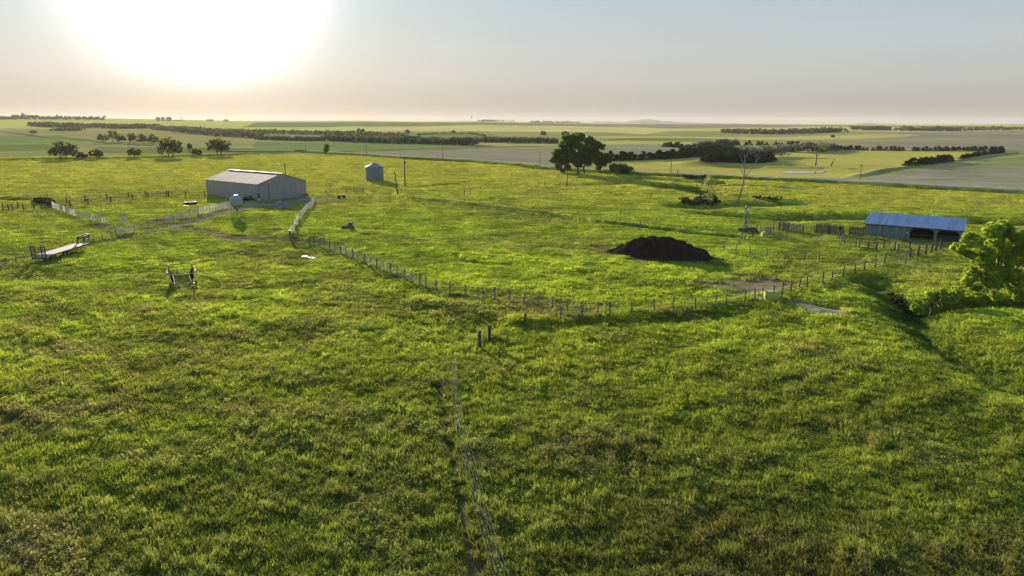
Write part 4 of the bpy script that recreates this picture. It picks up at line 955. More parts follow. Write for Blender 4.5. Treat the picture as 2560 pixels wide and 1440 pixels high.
# paddock's lone posts
LP = [((1809, 626), 'nearest the white scraps'), ((1839, 635), 'second in the row'), ((1874, 642), 'beside the single white scrap'), ((1916, 647), 'fourth in the row'), ((1961, 653), 'fifth in the row'), ((2009, 655), 'last but one in the row'), ((2047, 654), 'last in the row')]
for (q, lab) in LP:
    p = P3(*q); o = link_mesh('fence_post', post_mesh('round', 1.75, .2, 'wood_grey'), None, None, tuple(p), random.random()); tag(o, 'lone grey post right of the dirt mound, '+lab, 'post', 'lone posts right of the mound')
for (q, lab) in (((1847, 608), 'leftmost below the windmill'), ((1855, 599), 'tallest below the windmill'), ((1861, 603), 'between two others below the windmill'), ((1873, 598), 'right below the windmill trough'), ((1880, 596), 'dark one below the windmill trough'), ((1934, 601), 'left of the green shadow'), ((1949, 602), 'in the shadow of the board fence'), ((1968, 602), 'rightmost in the shadow of the board fence'), ((2094, 596), 'farthest of the stepped row'), ((2098, 599), 'second of the stepped row'), ((2105, 604), 'third of the stepped row'), ((2111, 609), 'nearest of the stepped row'), ((2262, 662), 'tall thin one by the bare soil'), ((2210, 662), 'at the corner of bare soil')):
    p = P3(*q); o = link_mesh('fence_post', post_mesh('round', 1.7 if q[0] != 2262 else 2.6, .2, 'wood_grey' if q[0] != 1880 else 'wood_post'), None, None, tuple(p), random.random()); tag(o, 'weathered post, '+lab, 'post', 'old posts around the windmill and shed')
# board fences by the windmill and the shed
def board_fence(label, a, b, h, gap=.03, posts=True, ragged=.12, name='board_fence'):
    A, Bq = P3(*a), P3(*b); d = Bq-A; L = d.length; t = thing(name, label, 'fence', tuple(A), 0, 'old board fences'); n = int(L/.26); mb = MB(); u = d/L
    for k in range(n):
        if random.random() < .06: continue
        x = (k+.5)*L/n; c = u*x; hh = h*(1+random.uniform(-ragged, ragged*.4)); q = Matrix.Rotation(math.atan2(u.y, u.x), 3, 'Z') @ Matrix.Rotation(random.uniform(-.04, .04), 3, 'Y')
        mb.box((c.x, c.y, c.z+hh/2), (L/n-gap-.03, .035, hh), q)
    mb.build('boards', MATS['wood_board'], t)
    nn = Vector((-u.y, u.x, 0))*.06
    for z in (.5, 1.4):
        mb = MB(); mb.beam(nn+Vector((0, 0, z)), d+nn+Vector((0, 0, z)), .05, .14); mb.build('rail', MATS['wood_grey'], t)
    for k in range(int(L/2.6)+2): link_mesh('post', post_mesh('round', h*.95, .2, 'wood_post'), None, t, u*min(L, k*2.6)+nn*2)
board_fence('short dark board fence between the windmill and its slatted gate', (1947, 578), (1972, 578), 2.0)
board_fence('long weathered board fence, left piece with a jagged top', (2039, 583), (2070, 585), 2.1)
board_fence('weathered board fence, middle piece', (2072, 585), (2098, 588), 2.0)
board_fence('narrow board fence piece standing before the low gap', (2101, 588), (2108, 588), 2.0)
board_fence('weathered board fence piece that meets the blue roofed shed', (2122, 588), (2158, 591), 2.0)
fence('rail_fence', 'low grey rails closing the gap in the board fence', 'fence', PL([(2108, 589), (2122, 590)]), ph=1.2, pw=.16, strands=(.4, .7, 1.0), sr=.05, smat='wood_grey')
gate('wooden_gate', 'slatted grey wooden gate beside the short board fence', *[P3(*q) for q in ((1975, 578), (2000, 580))], 1.5, 5, 'wood_grey', r=.06)
for q, lab in (((2007, 581), 'square dark post at the open end of the slatted gate'), ((2034, 583), 'square dark post at the left end of the long board fence'), ((1932, 583), 'tall dark post beside the leaning metal sheet'), ((1891, 581), 'dark post at the right end of the windmill trough'), ((1901, 589), 'dark post left of the green tank')):
    p = P3(*q); o = link_mesh('gate_post', post_mesh('square', 1.7, .2, 'wood_post'), None, None, tuple(p)); tag(o, lab, 'post')

# ------------------------------------------------------------------ windmill
def windmill():
    p = P3(1862, 578); Ht = z_from_px(p.x, p.y, 519)-p.z; t = thing('windmill', 'small rusty lattice windmill tower with a broken wheel on top', 'windmill', tuple(p), .3); bw = 1.15; tw = .14
    for sx_ in (-1, 1):
        for sy in (-1, 1): mb = MB(); mb.tube([(sx_*bw, sy*bw, -.2), (sx_*tw, sy*tw, Ht)], .05, 4); mb.build('leg', MATS['grey_pipe'], t)
    mb = MB(); n = 6
    for k in range(n):
        q0, q1 = k/n, (k+1)/n; w0 = bw+(tw-bw)*q0; w1 = bw+(tw-bw)*q1; z0, z1 = Ht*q0, Ht*q1
        cs = [(-1, -1), (1, -1), (1, 1), (-1, 1)]
        for i in range(4):
            a, b = cs[i], cs[(i+1) % 4]; mb.tube([(a[0]*w1, a[1]*w1, z1), (b[0]*w1, b[1]*w1, z1)], .022, 4); mb.tube([(a[0]*w0, a[1]*w0, z0), (b[0]*w1, b[1]*w1, z1)], .018, 4); mb.tube([(b[0]*w0, b[1]*w0, z0), (a[0]*w1, a[1]*w1, z1)], .018, 4)
    mb.build('lattice', MATS['grey_pipe'], t)
    mb = MB(); mb.tube([(0, 0, 0), (0, 0, Ht+.3)], .03, 5); mb.tube([(0, 0, Ht), (0, 0, Ht+1.0)], .05, 5); mb.build('pump_rod', MATS['dark_steel'], t)
    mb = MB(); mb.box((.1, 0, Ht+.05), (.5, .34, .4)); mb.lathe([(.0, Ht+.2), (.2, Ht+.25), (.12, Ht+.5), (0, Ht+.55)], 8); mb.build('gearbox', MATS['galv_bin'], t)
    wh = MB()
    for k in (0, 1, 2, 9, 10):
        a = 2*math.pi*k/14-1.3; wh.add([(.5+.02, math.cos(a-.1)*.2, Ht-.05+math.sin(a-.1)*.2), (.55, math.cos(a+.1)*.2, Ht-.05+math.sin(a+.1)*.2), (.62, math.cos(a+.18)*.75, Ht-.05+math.sin(a+.18)*.75), (.5, math.cos(a-.14)*.75, Ht-.05+math.sin(a-.14)*.75)], [(0, 1, 2, 3)])
    wh.build('wheel_blades', MATS['galv_bin'], t)
    mb = MB(); mb.box((0, 0, .02), (.5, .5, .5)); mb.build('pump', MATS['dark_steel'], t)
windmill()
def trough(label, pxs, h, w, mat, name='water_trough'):
    a, b = P3(*pxs[0]), P3(*pxs[1]); d = b-a; L = d.length; t = thing(name, label, 'trough', tuple(a), math.atan2(d.y, d.x))
    mb = MB(); mb.box((L/2, -w/2, h/2), (L, .06, h)); mb.box((L/2, w/2, h/2), (L, .06, h)); mb.box((0, 0, h/2), (.06, w-.06, h)); mb.box((L, 0, h/2), (.06, w-.06, h)); mb.build('sides', MATS[mat], t)
    mb = MB(); mb.box((L/2, 0, .12), (L-.06, w-.06, .05)); mb.build('bottom', MATS[mat], t); return t
trough('long low wooden trough ringed around the foot of the windmill', ((1850, 580), (1889, 577)), .75, 1.0, 'wood_board')
def box_tank(label, q, sx_, sy, sz, mat, lid, name='water_tank', rz=.2):
    p = P3(*q); t = thing(name, label, 'tank', tuple(p), rz)
    mb = MB(); th = .05
    mb.box((0, -sy/2, sz/2), (sx_, th, sz)); mb.box((0, sy/2, sz/2), (sx_, th, sz)); mb.box((-sx_/2, 0, sz/2), (th, sy-th, sz)); mb.box((sx_/2, 0, sz/2), (th, sy-th, sz)); mb.box((0, 0, .1), (sx_-th, sy-th, th))
    for k in (-.3, 0, .3): mb.box((k*sx_, -sy/2-.03, sz*.5), (.06, .04, sz*.9))
    mb.build('body', MATS[mat], t); mb = MB(); mb.box((sx_*.08, sy*.1, sz+.04), (sx_*.62, sy*.75, .06)); mb.tube([(sx_*.1, 0, sz+.06), (sx_*.1, 0, sz+.14)], .12, 8); mb.build('lid', MATS[lid], t); NOGRASS.append((p.x, p.y, max(sx_, sy)*.6))
box_tank('yellow green water tank with a pink lid in the fence gap', (1928, 748), 1.75, 1.0, .95, 'plastic_green', 'pink_paint', rz=-.15)
box_tank('square yellow green tank standing near the windmill', (1909, 592), .9, .8, .95, 'plastic_green', 'white_sheet')
def sheet(name, label, cat, q, w, h, lean, rz, mat):
    p = P3(*q); mb = MB(); mb.box((0, 0, h/2), (w, .05, h)); n = int(w/.2)
    for k in range(n): mb.box((-w/2+(k+.5)*w/n, -.04, h/2), (.05, .04, h))
    o = mb.build(name, MATS[mat], None, tuple(p)); o.rotation_euler = (lean, 0, rz); tag(o, label, cat)
sheet('metal_sheet', 'pale metal sheet leaning by the tall post near the windmill', 'metal sheet', (1918, 586), 1.0, 1.55, -.2, .3, 'galv_hopper')
sheet('rusty_sheet', 'rusty reddish metal sheet beside the pale leaning one', 'metal sheet', (1927, 584), .7, 1.3, -.12, .9, 'rust_box')

# ------------------------------------------------------------------ small things lying about
def flat_scrap(label, q, sx_, sy, rz, mat='white_sheet', name='metal_scrap', lift=.35, tilt=.05):
    p = P3(*q); mb = MB(); nx = 6
    for k in range(nx): x0 = -sx_/2+k*sx_/nx; z = .04*math.sin(k*1.7); mb.box((x0+sx_/nx/2, 0, z), (sx_/nx, sy*(.8+.2*math.cos(k)), .04))
    o = mb.build(name, MATS[mat], None, (p.x, p.y, p.z+lift)); o.rotation_euler = (tilt, tilt, rz); tag(o, label, 'scrap'); NOGRASS.append((p.x, p.y, max(sx_, sy)*.45))
flat_scrap('long flat white sheet lying in the grass left of the grey panel fence', (772, 648), 2.6, .8, -.5)
flat_scrap('short white scrap standing by the first lone post', (1813, 629), .9, .35, -1.2, 'white_pipe', lift=.3, tilt=.4)
flat_scrap('long low white scrap beside the first lone post', (1824, 629), 1.3, .3, -.2, 'white_pipe', lift=.25)
flat_scrap('single white scrap at the foot of the third lone post', (1877, 644), .9, .4, -1.0, 'white_pipe', lift=.25, tilt=.3)
flat_scrap('small white object near the corral trough', (466, 517), 1.1, .6, .1, 'white_pipe', lift=.3)
flat_scrap('small white scrap by the long fence near the dirt mound', (1762, 581), .6, .4, .1, 'white_pipe', lift=.3)
flat_scrap('tiny dark scrap at the head of the foreground cow path', (1100, 968), .45, .3, .3, 'grey_pipe', lift=.2)
flat_scrap('grey board lying in the grass right of the corner posts', (1292, 866), 1.8, .1, -.9, 'wood_grey', lift=.25, name='loose_board')
flat_scrap('thin grey board lying on the bank beside the upper corner post', (1262, 838), 1.8, .12, .8, 'wood_grey', lift=.25, name='loose_board')
def tipped_bunk():
    p = P3(870, 574); t = thing('feed_bunk', 'overturned dark feed bunk with white edges lying in the paddock', 'feed bunk', tuple(p), .35)
    q = Matrix.Rotation(.5, 3, 'X')
    mb = MB(); mb.box((0, 0, .45), (2.6, 1.2, .08), q); mb.box((0, -.55, .25), (2.6, .08, .5), q); mb.build('pan', MATS['rust_box'], t)
    mb = MB(); mb.beam((-1.35, -.7, .22), (1.3, -.55, .35), .09, .09); mb.beam((.4, .2, .4), (-.1, .9, 1.35), .09, .09); mb.beam((1.3, .2, .4), (.9, .9, 1.4), .09, .09); mb.beam((-.1, .9, 1.35), (.9, .9, 1.4), .07, .07); mb.build('frame', MATS['white_pipe'], t)
    mb = MB(); mb.box((.65, .55, .9), (1.1, .05, 1.0), Matrix.Rotation(-.6, 3, 'X')); mb.build('end_board', MATS['rust_box'], t)
tipped_bunk()
def tyre_tank():
    p = P3(477, 511); t = thing('stock_tank', 'low dark round stock tank inside the left corral', 'tank', tuple(p))
    mb = MB(); mb.lathe([(1.5, 0), (1.6, .35), (1.5, .75), (1.15, .75), (1.15, .3), (0, .3)], 24); mb.build('rim', MATS['black_rubber'], t); mb = MB(); mb.tube([(-1.2, 0, .8), (1.2, .1, .8)], .05, 5); mb.build('guard_bar', MATS['white_pipe'], t)
tyre_tank()
def barrel(q, label, mat='black_rubber', r=.32, h=.9, name='barrel'):
    p = P3(*q); mb = MB(); mb.lathe([(0, 0), (r, 0), (r*1.04, h*.33), (r, h*.35), (r, h*.65), (r*1.04, h*.67), (r, h), (0, h-.03)], 16); o = mb.build(name, MATS[mat], None, tuple(p)); tag(o, label, 'barrel', 'black barrels by the driveway')
barrel((848, 496), 'left black barrel beside the driveway', r=.5, h=1.1); barrel((860, 496), 'right black barrel beside the driveway', r=.5, h=1.1)
def implement():
    c = bB-bu_*1.6+bv_*3.5; z = H(c.x, c.y); t = thing('disc_harrow', 'dark rusty farm implement parked against the metal shed wall', 'farm machine', (c.x, c.y, z), math.atan2(bv_.y, bv_.x))
    mb = MB()
    for x in (-2, -.6, .8, 2.2): mb.beam((x, -.9, .9), (x, .9, .9), .1, .1)
    for y in (-.9, 0, .9): mb.beam((-2.2, y, .95), (2.4, y, .95), .1, .1)
    mb.beam((2.2, 0, .9), (4.0, 0, .5), .12, .12); mb.beam((-.6, 0, .95), (.5, 0, 1.9), .08, .08); mb.beam((.8, 0, .95), (.5, 0, 1.9), .08, .08); mb.build('frame', MATS['rust_box'], t)
    for y in (-.8, .8):
        for k in range(6): w = MB(); w.lathe([(0, .03), (.2, .0), (.32, -.05), (.2, .02), (0, .05)], 14); o = w.build('disc', MATS['dark_steel'], t, loc=(-1.9+k*.75, y, .32)); o.rotation_euler = (0, math.pi/2-.25, 0)
    for y in (-1.3, 1.3): w = MB(); w.lathe([(.15, -.1), (.42, -.1), (.45, 0), (.42, .1), (.15, .1), (0, 0)], 16); o = w.build('wheel', MATS['tyre'], t, loc=(.1, y, .45)); o.rotation_euler = (math.pi/2, 0, 0)
    mb = MB(); mb.tube([(-1.2, .3, 1.0), (-1.4, .3, 1.9), (-.8, .3, 2.1)], .06, 6); mb.build('lever', MATS['white_pipe'], t)
implement()
p = bB-bu_*.55-bv_*.9; p = Vector((p.x, p.y, H(p.x, p.y))); t = thing('marker_post', 'stout post with white base at the near corner of the metal shed', 'post', tuple(p)); mb = MB(); mb.box((0, 0, .35), (.4, .4, 1.0)); mb.build('base', MATS['white_pipe'], t); mb = MB(); mb.box((0, 0, 1.55), (.34, .34, 1.4)); mb.build('shaft', MATS['wood_post'], t)
p = bB+bu_*(bW-.9)-bv_*1.1; p = Vector((p.x, p.y, H(p.x, p.y))); t = thing('fuel_tank', 'small orange red tank on a stand at the right front corner of the metal shed', 'tank', tuple(p), .3)
mb = MB(); mb.tube([(-.8, 0, .75), (-.75, 0, .75), (.75, 0, .75), (.8, 0, .75)], [.2, .42, .42, .2], 14); mb.build('drum', MATS['orange_paint'], t); mb = MB(); mb.box((-.5, 0, .18), (.1, .7, .4)); mb.box((.5, 0, .18), (.1, .7, .4)); mb.build('stand', MATS['dark_steel'], t)
def bent_rod():
    p = P3(719, 597); t = tag(MB().tube([(0, 0, 0), (.25, 0, .3), (.1, 0, .75), (.35, 0, 1.0)], .06, 6).tube([(0, 0, .05), (-.6, .2, .35)], .05, 6).build('hitch_bar', MATS['orange_paint'], None, tuple(p)), 'bent orange and white bar lying beside the grey corner post', 'scrap')
bent_rod()
def bent_frame():
    p = P3(59, 498); q = P3(84, 497); t = thing('leaning_gate', 'bent white gate frame leaning up behind the brush heap', 'gate', tuple(p)); d = q-p
    mb = MB(); mb.tube([(0, 0, 0), (-.6, 0, 2.0), tuple(d+Vector((0, 0, 1.7))), tuple(d+Vector((0, 0, 0)))], .07, 5); mb.build('frame', MATS['white_pipe'], t); mb = MB(); mb.tube([(-.3, 0, 1.0), tuple(d+Vector((0, 0, .9)))], .04, 5); mb.build('bar', MATS['white_pipe'], t)
bent_frame()
pp = P3(820, 489); o = link_mesh('marker_stake', post_mesh('square', 1.5, .16, 'white_pipe'), None, None, tuple(pp)); tag(o, 'short white stake beside the driveway right of the metal shed', 'stake')

# ------------------------------------------------------------------ leaves and trees
def leaf_cloud(centers, radii, per, size, seed=0, squash=.8, droop=0.0):
    rg = np.random.default_rng(seed); n = len(centers); c = np.repeat(np.asarray(centers, float), per, 0); R = np.repeat(np.asarray(radii, float), per)
    d = rg.normal(size=(n*per, 3)); d /= np.linalg.norm(d, axis=1)[:, None]
    q = rg.random(n*per)**.45; p = c+d*(R*q)[:, None]*np.array([1, 1, squash])
    s = size*(.6+.8*rg.random(n*per)); a = rg.normal(size=(n*per, 3)); a /= np.linalg.norm(a, axis=1)[:, None]
    b = np.cross(a, rg.normal(size=(n*per, 3))); b /= np.linalg.norm(b, axis=1)[:, None]
    a = a*s[:, None]; b = b*(s*.62)[:, None]
    V = np.empty((n*per, 4, 3)); V[:, 0] = p-a; V[:, 1] = p-b; V[:, 2] = p+a; V[:, 3] = p+b
    return V.reshape(-1, 3), np.arange(n*per*4).reshape(-1, 4)
def crown_points(lobes, n, seed):
    """clump centres spread through and mostly near the skin of a set of ellipsoid lobes"""
    rg = np.random.default_rng(seed); w = np.array([l[3]*l[4]*l[5] for l in lobes])**.66; w /= w.sum(); k = rg.choice(len(lobes), n, p=w)
    L = np.array(lobes)[k]; d = rg.normal(size=(n, 3)); d /= np.linalg.norm(d, axis=1)[:, None]; q = .45+.6*rg.random(n)**.7
    return L[:, :3]+d*L[:, 3:6]*q[:, None]
def limbs(mb, base, lobes, r, fork, seed, extra=2):
    rg = random.Random(seed); f = Vector(base)+Vector((rg.uniform(-.1, .1), rg.uniform(-.1, .1), fork))
    mb.tube([Vector(base)+Vector((0, 0, -.4)), Vector(base)+Vector((0, 0, .3)), (Vector(base)+f)/2+Vector((rg.uniform(-.2, .2)*r*4, 0, 0)), f], [r*1.45, r*1.1, r*.9, r*.8], 9)
    for l in lobes:
        e = Vector(l[:3]); m_ = f.lerp(e, .5)+Vector((rg.uniform(-.4, .4), rg.uniform(-.4, .4), .1*(e-f).length)); rr = r*.62*min(1, (l[3]/(max(x[3] for x in lobes)))+.2)
        mb.tube([f, m_, e], [rr, rr*.6, rr*.25], 6)
        for _ in range(extra):
            k = rg.random()*.6+.3; s_ = m_.lerp(e, k); t_ = s_+Vector((rg.uniform(-1, 1)*l[3], rg.uniform(-1, 1)*l[4], rg.uniform(-.2, .8)*l[5]))*.7; mb.tube([s_, (s_+t_)/2+Vector((0, 0, .1)), t_], [rr*.35, rr*.22, rr*.08], 5)
def tree(name, label, q, hpx, wpx, lobes, leaf, bark, nclump, per, cr, lsize, fork, r, seed, group=None, cat='tree', trunks=1, lean=0):
    """lobes in unit box: x,-1..1 across, y -1..1 deep, z 0..1 up; radii in the same units"""
    p = P3(*q); s = m_per_px(p.x, p.y); hh = z_from_px(p.x, p.y, q[1]-hpx)-p.z; hw = wpx*s/2
    Lb = [(l[0]*hw, l[1]*hw, l[2]*hh, l[3]*hw, l[4]*hw, l[5]*hh) for l in lobes]
    t = thing(name, label, cat, tuple(p), 0, group)
    mb = MB()
    if trunks == 1: limbs(mb, (0, 0, 0), Lb, r, fork*hh, seed)
    else:
        for k in range(trunks): limbs(mb, ((k-(trunks-1)/2)*hw*.35, 0, 0), Lb[k::trunks] or Lb[:1], r, fork*hh, seed+k)
    mb.build('trunk', MATS[bark], t, smooth=True)
    ctr = crown_points(Lb, nclump, seed); ctr[:, 2] = np.maximum(ctr[:, 2], cr*hh*.3)
    rg = np.random.default_rng(seed+1); V, Fq = leaf_cloud(ctr, cr*hh*(.6+.8*rg.random(nclump)), per, lsize, seed+2)
    link_mesh('crown', np_mesh('crown', V, Fq), MATS[leaf], t)
    return t
ROUND = [(-.45, 0, .55, .5, .5, .30), (.4, .1, .52, .52, .5, .30), (0, -.2, .72, .55, .5, .25), (-.1, .3, .45, .6, .5, .28), (.62, -.1, .36, .3, .3, .2), (-.68, .1, .34, .28, .3, .2)]
def tree_lobes(name, label, q, blobs, leaf, bark, per_lobe, per, lsize, fork, r, seed, trunks=((0, 0),), depth=.9, cat='tree'):
    # blobs: (x, y, radius) of each bough as read from the picture, placed around the trunk at its own distance
    p = P3(*q); s = m_per_px(p.x, p.y); t = thing(name, label, cat, tuple(p)); rg = np.random.default_rng(seed); L = []
    for (bx, by, br) in blobs:
        R_ = br*s; L.append(((bx-q[0])*s, rg.uniform(-1, 1)*depth*R_*1.6, z_from_px(p.x, p.y, by)-p.z, R_, R_*1.1, R_*.85))
    mb = MB()
    for k, (tx, ty) in enumerate(trunks): limbs(mb, (tx*s, ty, 0), L[k::len(trunks)], r, fork, seed+k, 3)
    mb.build('trunk', MATS[bark], t, smooth=True)
    n = per_lobe*len(L); ctr = crown_points(L, n, seed); ctr[:, 2] = np.maximum(ctr[:, 2], .3); cr = np.mean([l[3] for l in L])*.29
    V, Fq = leaf_cloud(ctr, cr*(.5+.9*rg.random(n)), per, lsize, seed+2); link_mesh('crown', np_mesh('crown', V, Fq), MATS[leaf], t); return t
# the big cottonwood clump
tree_lobes('cottonwood_tree', 'big dark green cottonwood, tallest of the central clump', (1455, 434), [(1430, 345, 11), (1413, 345, 9), (1450, 343, 12), (1470, 352, 13), (1440, 362, 15), (1465, 372, 15), (1490, 361, 11), (1502, 367, 8), (1430, 388, 13), (1455, 395, 13), (1485, 384, 13), (1470, 407, 10), (1448, 412, 10), (1456, 380, 14), (1425, 366, 13), (1474, 392, 12), (1436, 402, 10), (1480, 370, 12), (1420, 352, 9)], 'leaf_cottonwood', 'bark', 66, 28, .32, 4.5, .42, 21, ((-10, 0), (6, 1)))
tree_lobes('cottonwood_tree', 'low hanging cottonwood at the left side of the central clump', (1412, 433), [(1405, 362, 10), (1392, 383, 13), (1385, 399, 11), (1396, 417, 9), (1412, 382, 13), (1414, 402, 13), (1420, 418, 8), (1407, 426, 6), (1400, 400, 12), (1422, 395, 12), (1408, 374, 11), (1424, 380, 10)], 'leaf_cottonwood', 'bark', 60, 28, .30, 4.0, .3, 22)
tree_lobes('cottonwood_tree', 'small cottonwood at the right end of the central clump', (1500, 433), [(1500, 392, 12), (1515, 390, 9), (1519, 401, 8), (1490, 404, 10), (1507, 408, 9), (1496, 418, 7), (1482, 398, 10), (1498, 406, 11), (1506, 396, 10)], 'leaf_cottonwood', 'bark', 60, 28, .30, 3.5, .26, 23)
tree('willow_bush', 'rounded dusty green bush right of the central cottonwoods', (1552, 434), 27, 62, [(-.5, 0, .5, .5, .5, .45), (.1, 0, .55, .5, .5, .4), (.6, 0, .38, .45, .5, .35), (0, .3, .4, .8, .5, .35)], 'leaf_dusty', 'bark', 260, 34, .16, .2, .1, .12, 24, cat='bush')
# left row of field trees
for i, (q, hp, wp_, lab, lf, sd) in enumerate([
  ((160, 398), 47, 76, 'wide many stemmed tree at the left end of the far meadow line', 'leaf_dusty', 31),
  ((205, 397), 18, 30, 'low shrub right beside the wide tree in the far meadow line', 'leaf_dusty', 32),
  ((243, 396), 26, 42, 'small open tree third along the far meadow line', 'leaf_dusty', 33),
  ((337, 393), 25, 36, 'small round tree midway along the far meadow line', 'leaf_dusty', 34),
  ((427, 392), 50, 68, 'dense round tree, the bulkiest on the far meadow line', 'leaf_dusty', 35),
  ((490, 391), 21, 30, 'thin sapling between the two largest round trees', 'leaf_dusty', 36),
  ((548, 387), 46, 62, 'round leafy tree at the right end of the far meadow line', 'leaf_dusty', 37)]):
    tree('field_tree', lab, q, hp, wp_, ROUND, lf, 'bark', 150 if hp > 40 else 60, 30, .10, .42, .1, .3 if hp > 40 else .16, sd, 'trees along the far meadow line', trunks=2 if hp > 40 else 1)
for i, (q, hp, wp_, lab) in enumerate([((84, 337), 13, 20, 'lone round tree on the field boundary at far left'), ((258, 355), 22, 30, 'leftmost tree of the pale grove beyond the meadow'), ((283, 356), 33, 40, 'tallest tree of the pale grove beyond the meadow'), ((305, 357), 22, 26, 'slender tree right of the tallest in the pale grove'), ((334, 358), 28, 28, 'upright tree in the middle of the pale grove'), ((358, 360), 26, 30, 'arching tree right of the middle of the pale grove'), ((382, 361), 26, 32, 'rightmost tree of the pale grove beyond the meadow'), ((475, 374), 16, 11, 'tiny upright sapling behind the dense round tree')]):
    tree('grove_tree', lab, q, hp, wp_, ROUND, 'leaf_dusty', 'bark', 60, 26, .12, .55, .25, .25, 50+i, 'trees of the pale grove')
tree('roadside_tree', 'small upright leafy tree beside the gravel road', (817, 387), 28, 18, [(0, 0, .55, .8, .8, .3), (.2, 0, .8, .6, .6, .2), (-.3, 0, .35, .5, .5, .2)], 'leaf_cottonwood', 'bark', 70, 30, .12, .3, .14, .2, 61)
for i, (q, hp, wp_, lab) in enumerate([((897, 329), 8, 9, 'tiny far tree left of its twin above the long shelterbelt'), ((907, 331), 8, 10, 'tiny far tree right of its twin above the long shelterbelt'), ((1019, 334), 10, 14, 'small far tree on the yellow strip in the centre'), ((1134, 332), 6, 10, 'tiny far tree at the green patch'), ((1358, 339), 12, 17, 'small far tree left of the cottonwood tops'), ((1414, 340), 12, 22, 'far bushy tree showing behind the cottonwood tops'), ((1446, 341), 11, 20, 'low far tree showing right behind the cottonwood tops'), ((2082, 343), 5, 9, 'tiny round bush alone on the right hand pale field')]):
    tree('far_tree', lab, q, hp, wp_, ROUND, 'leaf_belt', 'bark', 36, 20, .14, 1.2, .1, .3, 80+i, 'small far trees in the fields')
# near tree at right
tree_lobes('ash_tree', 'large bright green spreading tree at the right edge', (2487, 765), [(2440, 574, 22), (2478, 572, 24), (2405, 598, 17), (2376, 622, 15), (2396, 634, 13), (2425, 630, 22), (2470, 612, 26), (2515, 594, 27), (2550, 586, 24), (2585, 600, 26), (2430, 690, 19), (2404, 704, 14), (2460, 700, 24), (2500, 668, 22), (2548, 650, 27), (2522, 716, 20), (2562, 706, 24), (2440, 722, 13), (2478, 738, 13), (2376, 722, 9), (2590, 660, 26), (2540, 738, 12), (2455, 655, 18), (2490, 640, 20), (2440, 660, 15), (2520, 625, 20), (2410, 672, 10), (2350, 736, 11), (2400, 736, 13), (2424, 748, 10), (2500, 695, 18), (2530, 690, 18), (2470, 680, 18)], 'leaf_bright', 'bark_pale', 62, 50, .12, 2.6, .22, 71, depth=.8)
tree_lobes('ash_tree', 'small crooked bright tree in front of the large one, pale split trunk', (2326, 792), [(2330, 740, 13), (2302, 746, 10), (2312, 736, 8), (2358, 740, 16), (2384, 734, 13), (2281, 768, 10), (2352, 760, 10), (2294, 774, 8), (2345, 726, 8)], 'leaf_bright', 'bark', 56, 46, .11, 1.4, .2, 72)
# half dead tree and the two bare ones
def dead_tree(label, q, top, r, seed, name='dead_tree', segs=(), mat='bark_pale'):
    p = P3(*q); s = m_per_px(p.x, p.y); t = thing(name, label, 'tree', tuple(p)); rg = random.Random(seed)
    def W_(px, py, dy=0): return Vector(((px-q[0])*s, dy, z_from_px(p.x, p.y, py)-p.z))
    mb = MB()
    for pts, ra, rb in segs:
        P_ = [W_(a, b, rg.uniform(-.6, .6) if i else 0) for i, (a, b) in enumerate(pts)]; n = len(P_)
        mb.tube(P_, [ra+(rb-ra)*i/(n-1) for i in range(n)], 7)
        for i in range(1, n):
            for _ in range(4):
                a = P_[i-1].lerp(P_[i], rg.random()); L = (3.2 if rb < .1 else 1.6)*rg.uniform(.4, 1); b = a+Vector((rg.uniform(-.6, .6), rg.uniform(-.5, .5), rg.uniform(.4, 1)))*L*.6
                if ra < .16: mb.tube([a, (a+b)/2+Vector((.05, 0, 0)), b], [rb*.7, rb*.45, .015], 4)
    mb.build('trunk', MATS[mat], t, smooth=True); return t, p, s, W_
dead_tree('tall bare pale dead tree with a fork, standing in the creek hollow', (1842, 506), 385, .3, 5, segs=[([(1842, 508), (1846, 495), (1852, 475), (1856, 455), (1855, 444)], .27, .16), ([(1855, 446), (1854, 425), (1853, 405), (1851, 385)], .15, .05), ([(1855, 450), (1863, 437), (1874, 420), (1886, 400), (1893, 384)], .12, .04), ([(1854, 420), (1848, 402), (1843, 388)], .11, .04), ([(1854, 440), (1848, 428), (1840, 418)], .1, .03), ([(1853, 405), (1858, 392), (1860, 382)], .1, .03), ([(1880, 410), (1882, 395), (1884, 384)], .1, .03)])
t, p, s, W_ = dead_tree('bare forked dead tree behind the pond with a tuft of leaves', (2039, 414), 365, .3, 6, segs=[([(2039, 415), (2040, 400), (2040, 390)], .45, .35), ([(2040, 391), (2036, 380), (2033, 372), (2030, 364)], .28, .08), ([(2040, 391), (2046, 382), (2052, 373), (2054, 364)], .28, .08)])
V, Fq = leaf_cloud([tuple(W_(2050, 368)), tuple(W_(2058, 372)), tuple(W_(2034, 366)), tuple(W_(2044, 364))], [1.3, 1.3, .9, 1.2], 40, .3, 5); link_mesh('crown', np_mesh('crown', V, Fq), MATS['leaf_dusty'], t)
t, p, s, W_ = dead_tree('half dead leaning tree with pale leaves on its right side in the creek hollow', (1755, 512), 430, .3, 7, segs=[([(1756, 516), (1753, 500), (1747, 480), (1740, 465), (1735, 455)], .3, .08), ([(1753, 498), (1765, 480), (1768, 460), (1770, 445)], .2, .04), ([(1745, 474), (1751, 462), (1753, 450)], .12, .03)], mat='bark')
ctr = [tuple(W_(a, b, random.uniform(-1.5, 1.5))) for a, b in ((1762, 448), (1768, 452), (1773, 446), (1776, 456), (1766, 462), (1774, 468), (1780, 474), (1772, 480), (1778, 486), (1770, 492), (1766, 500), (1774, 500), (1762, 474), (1784, 482), (1764, 456), (1772, 440), (1766, 486))]
V, Fq = leaf_cloud(ctr, [.95]*len(ctr), 46, .22, 6); link_mesh('crown', np_mesh('crown', V, Fq), MATS['leaf_willow'], t)

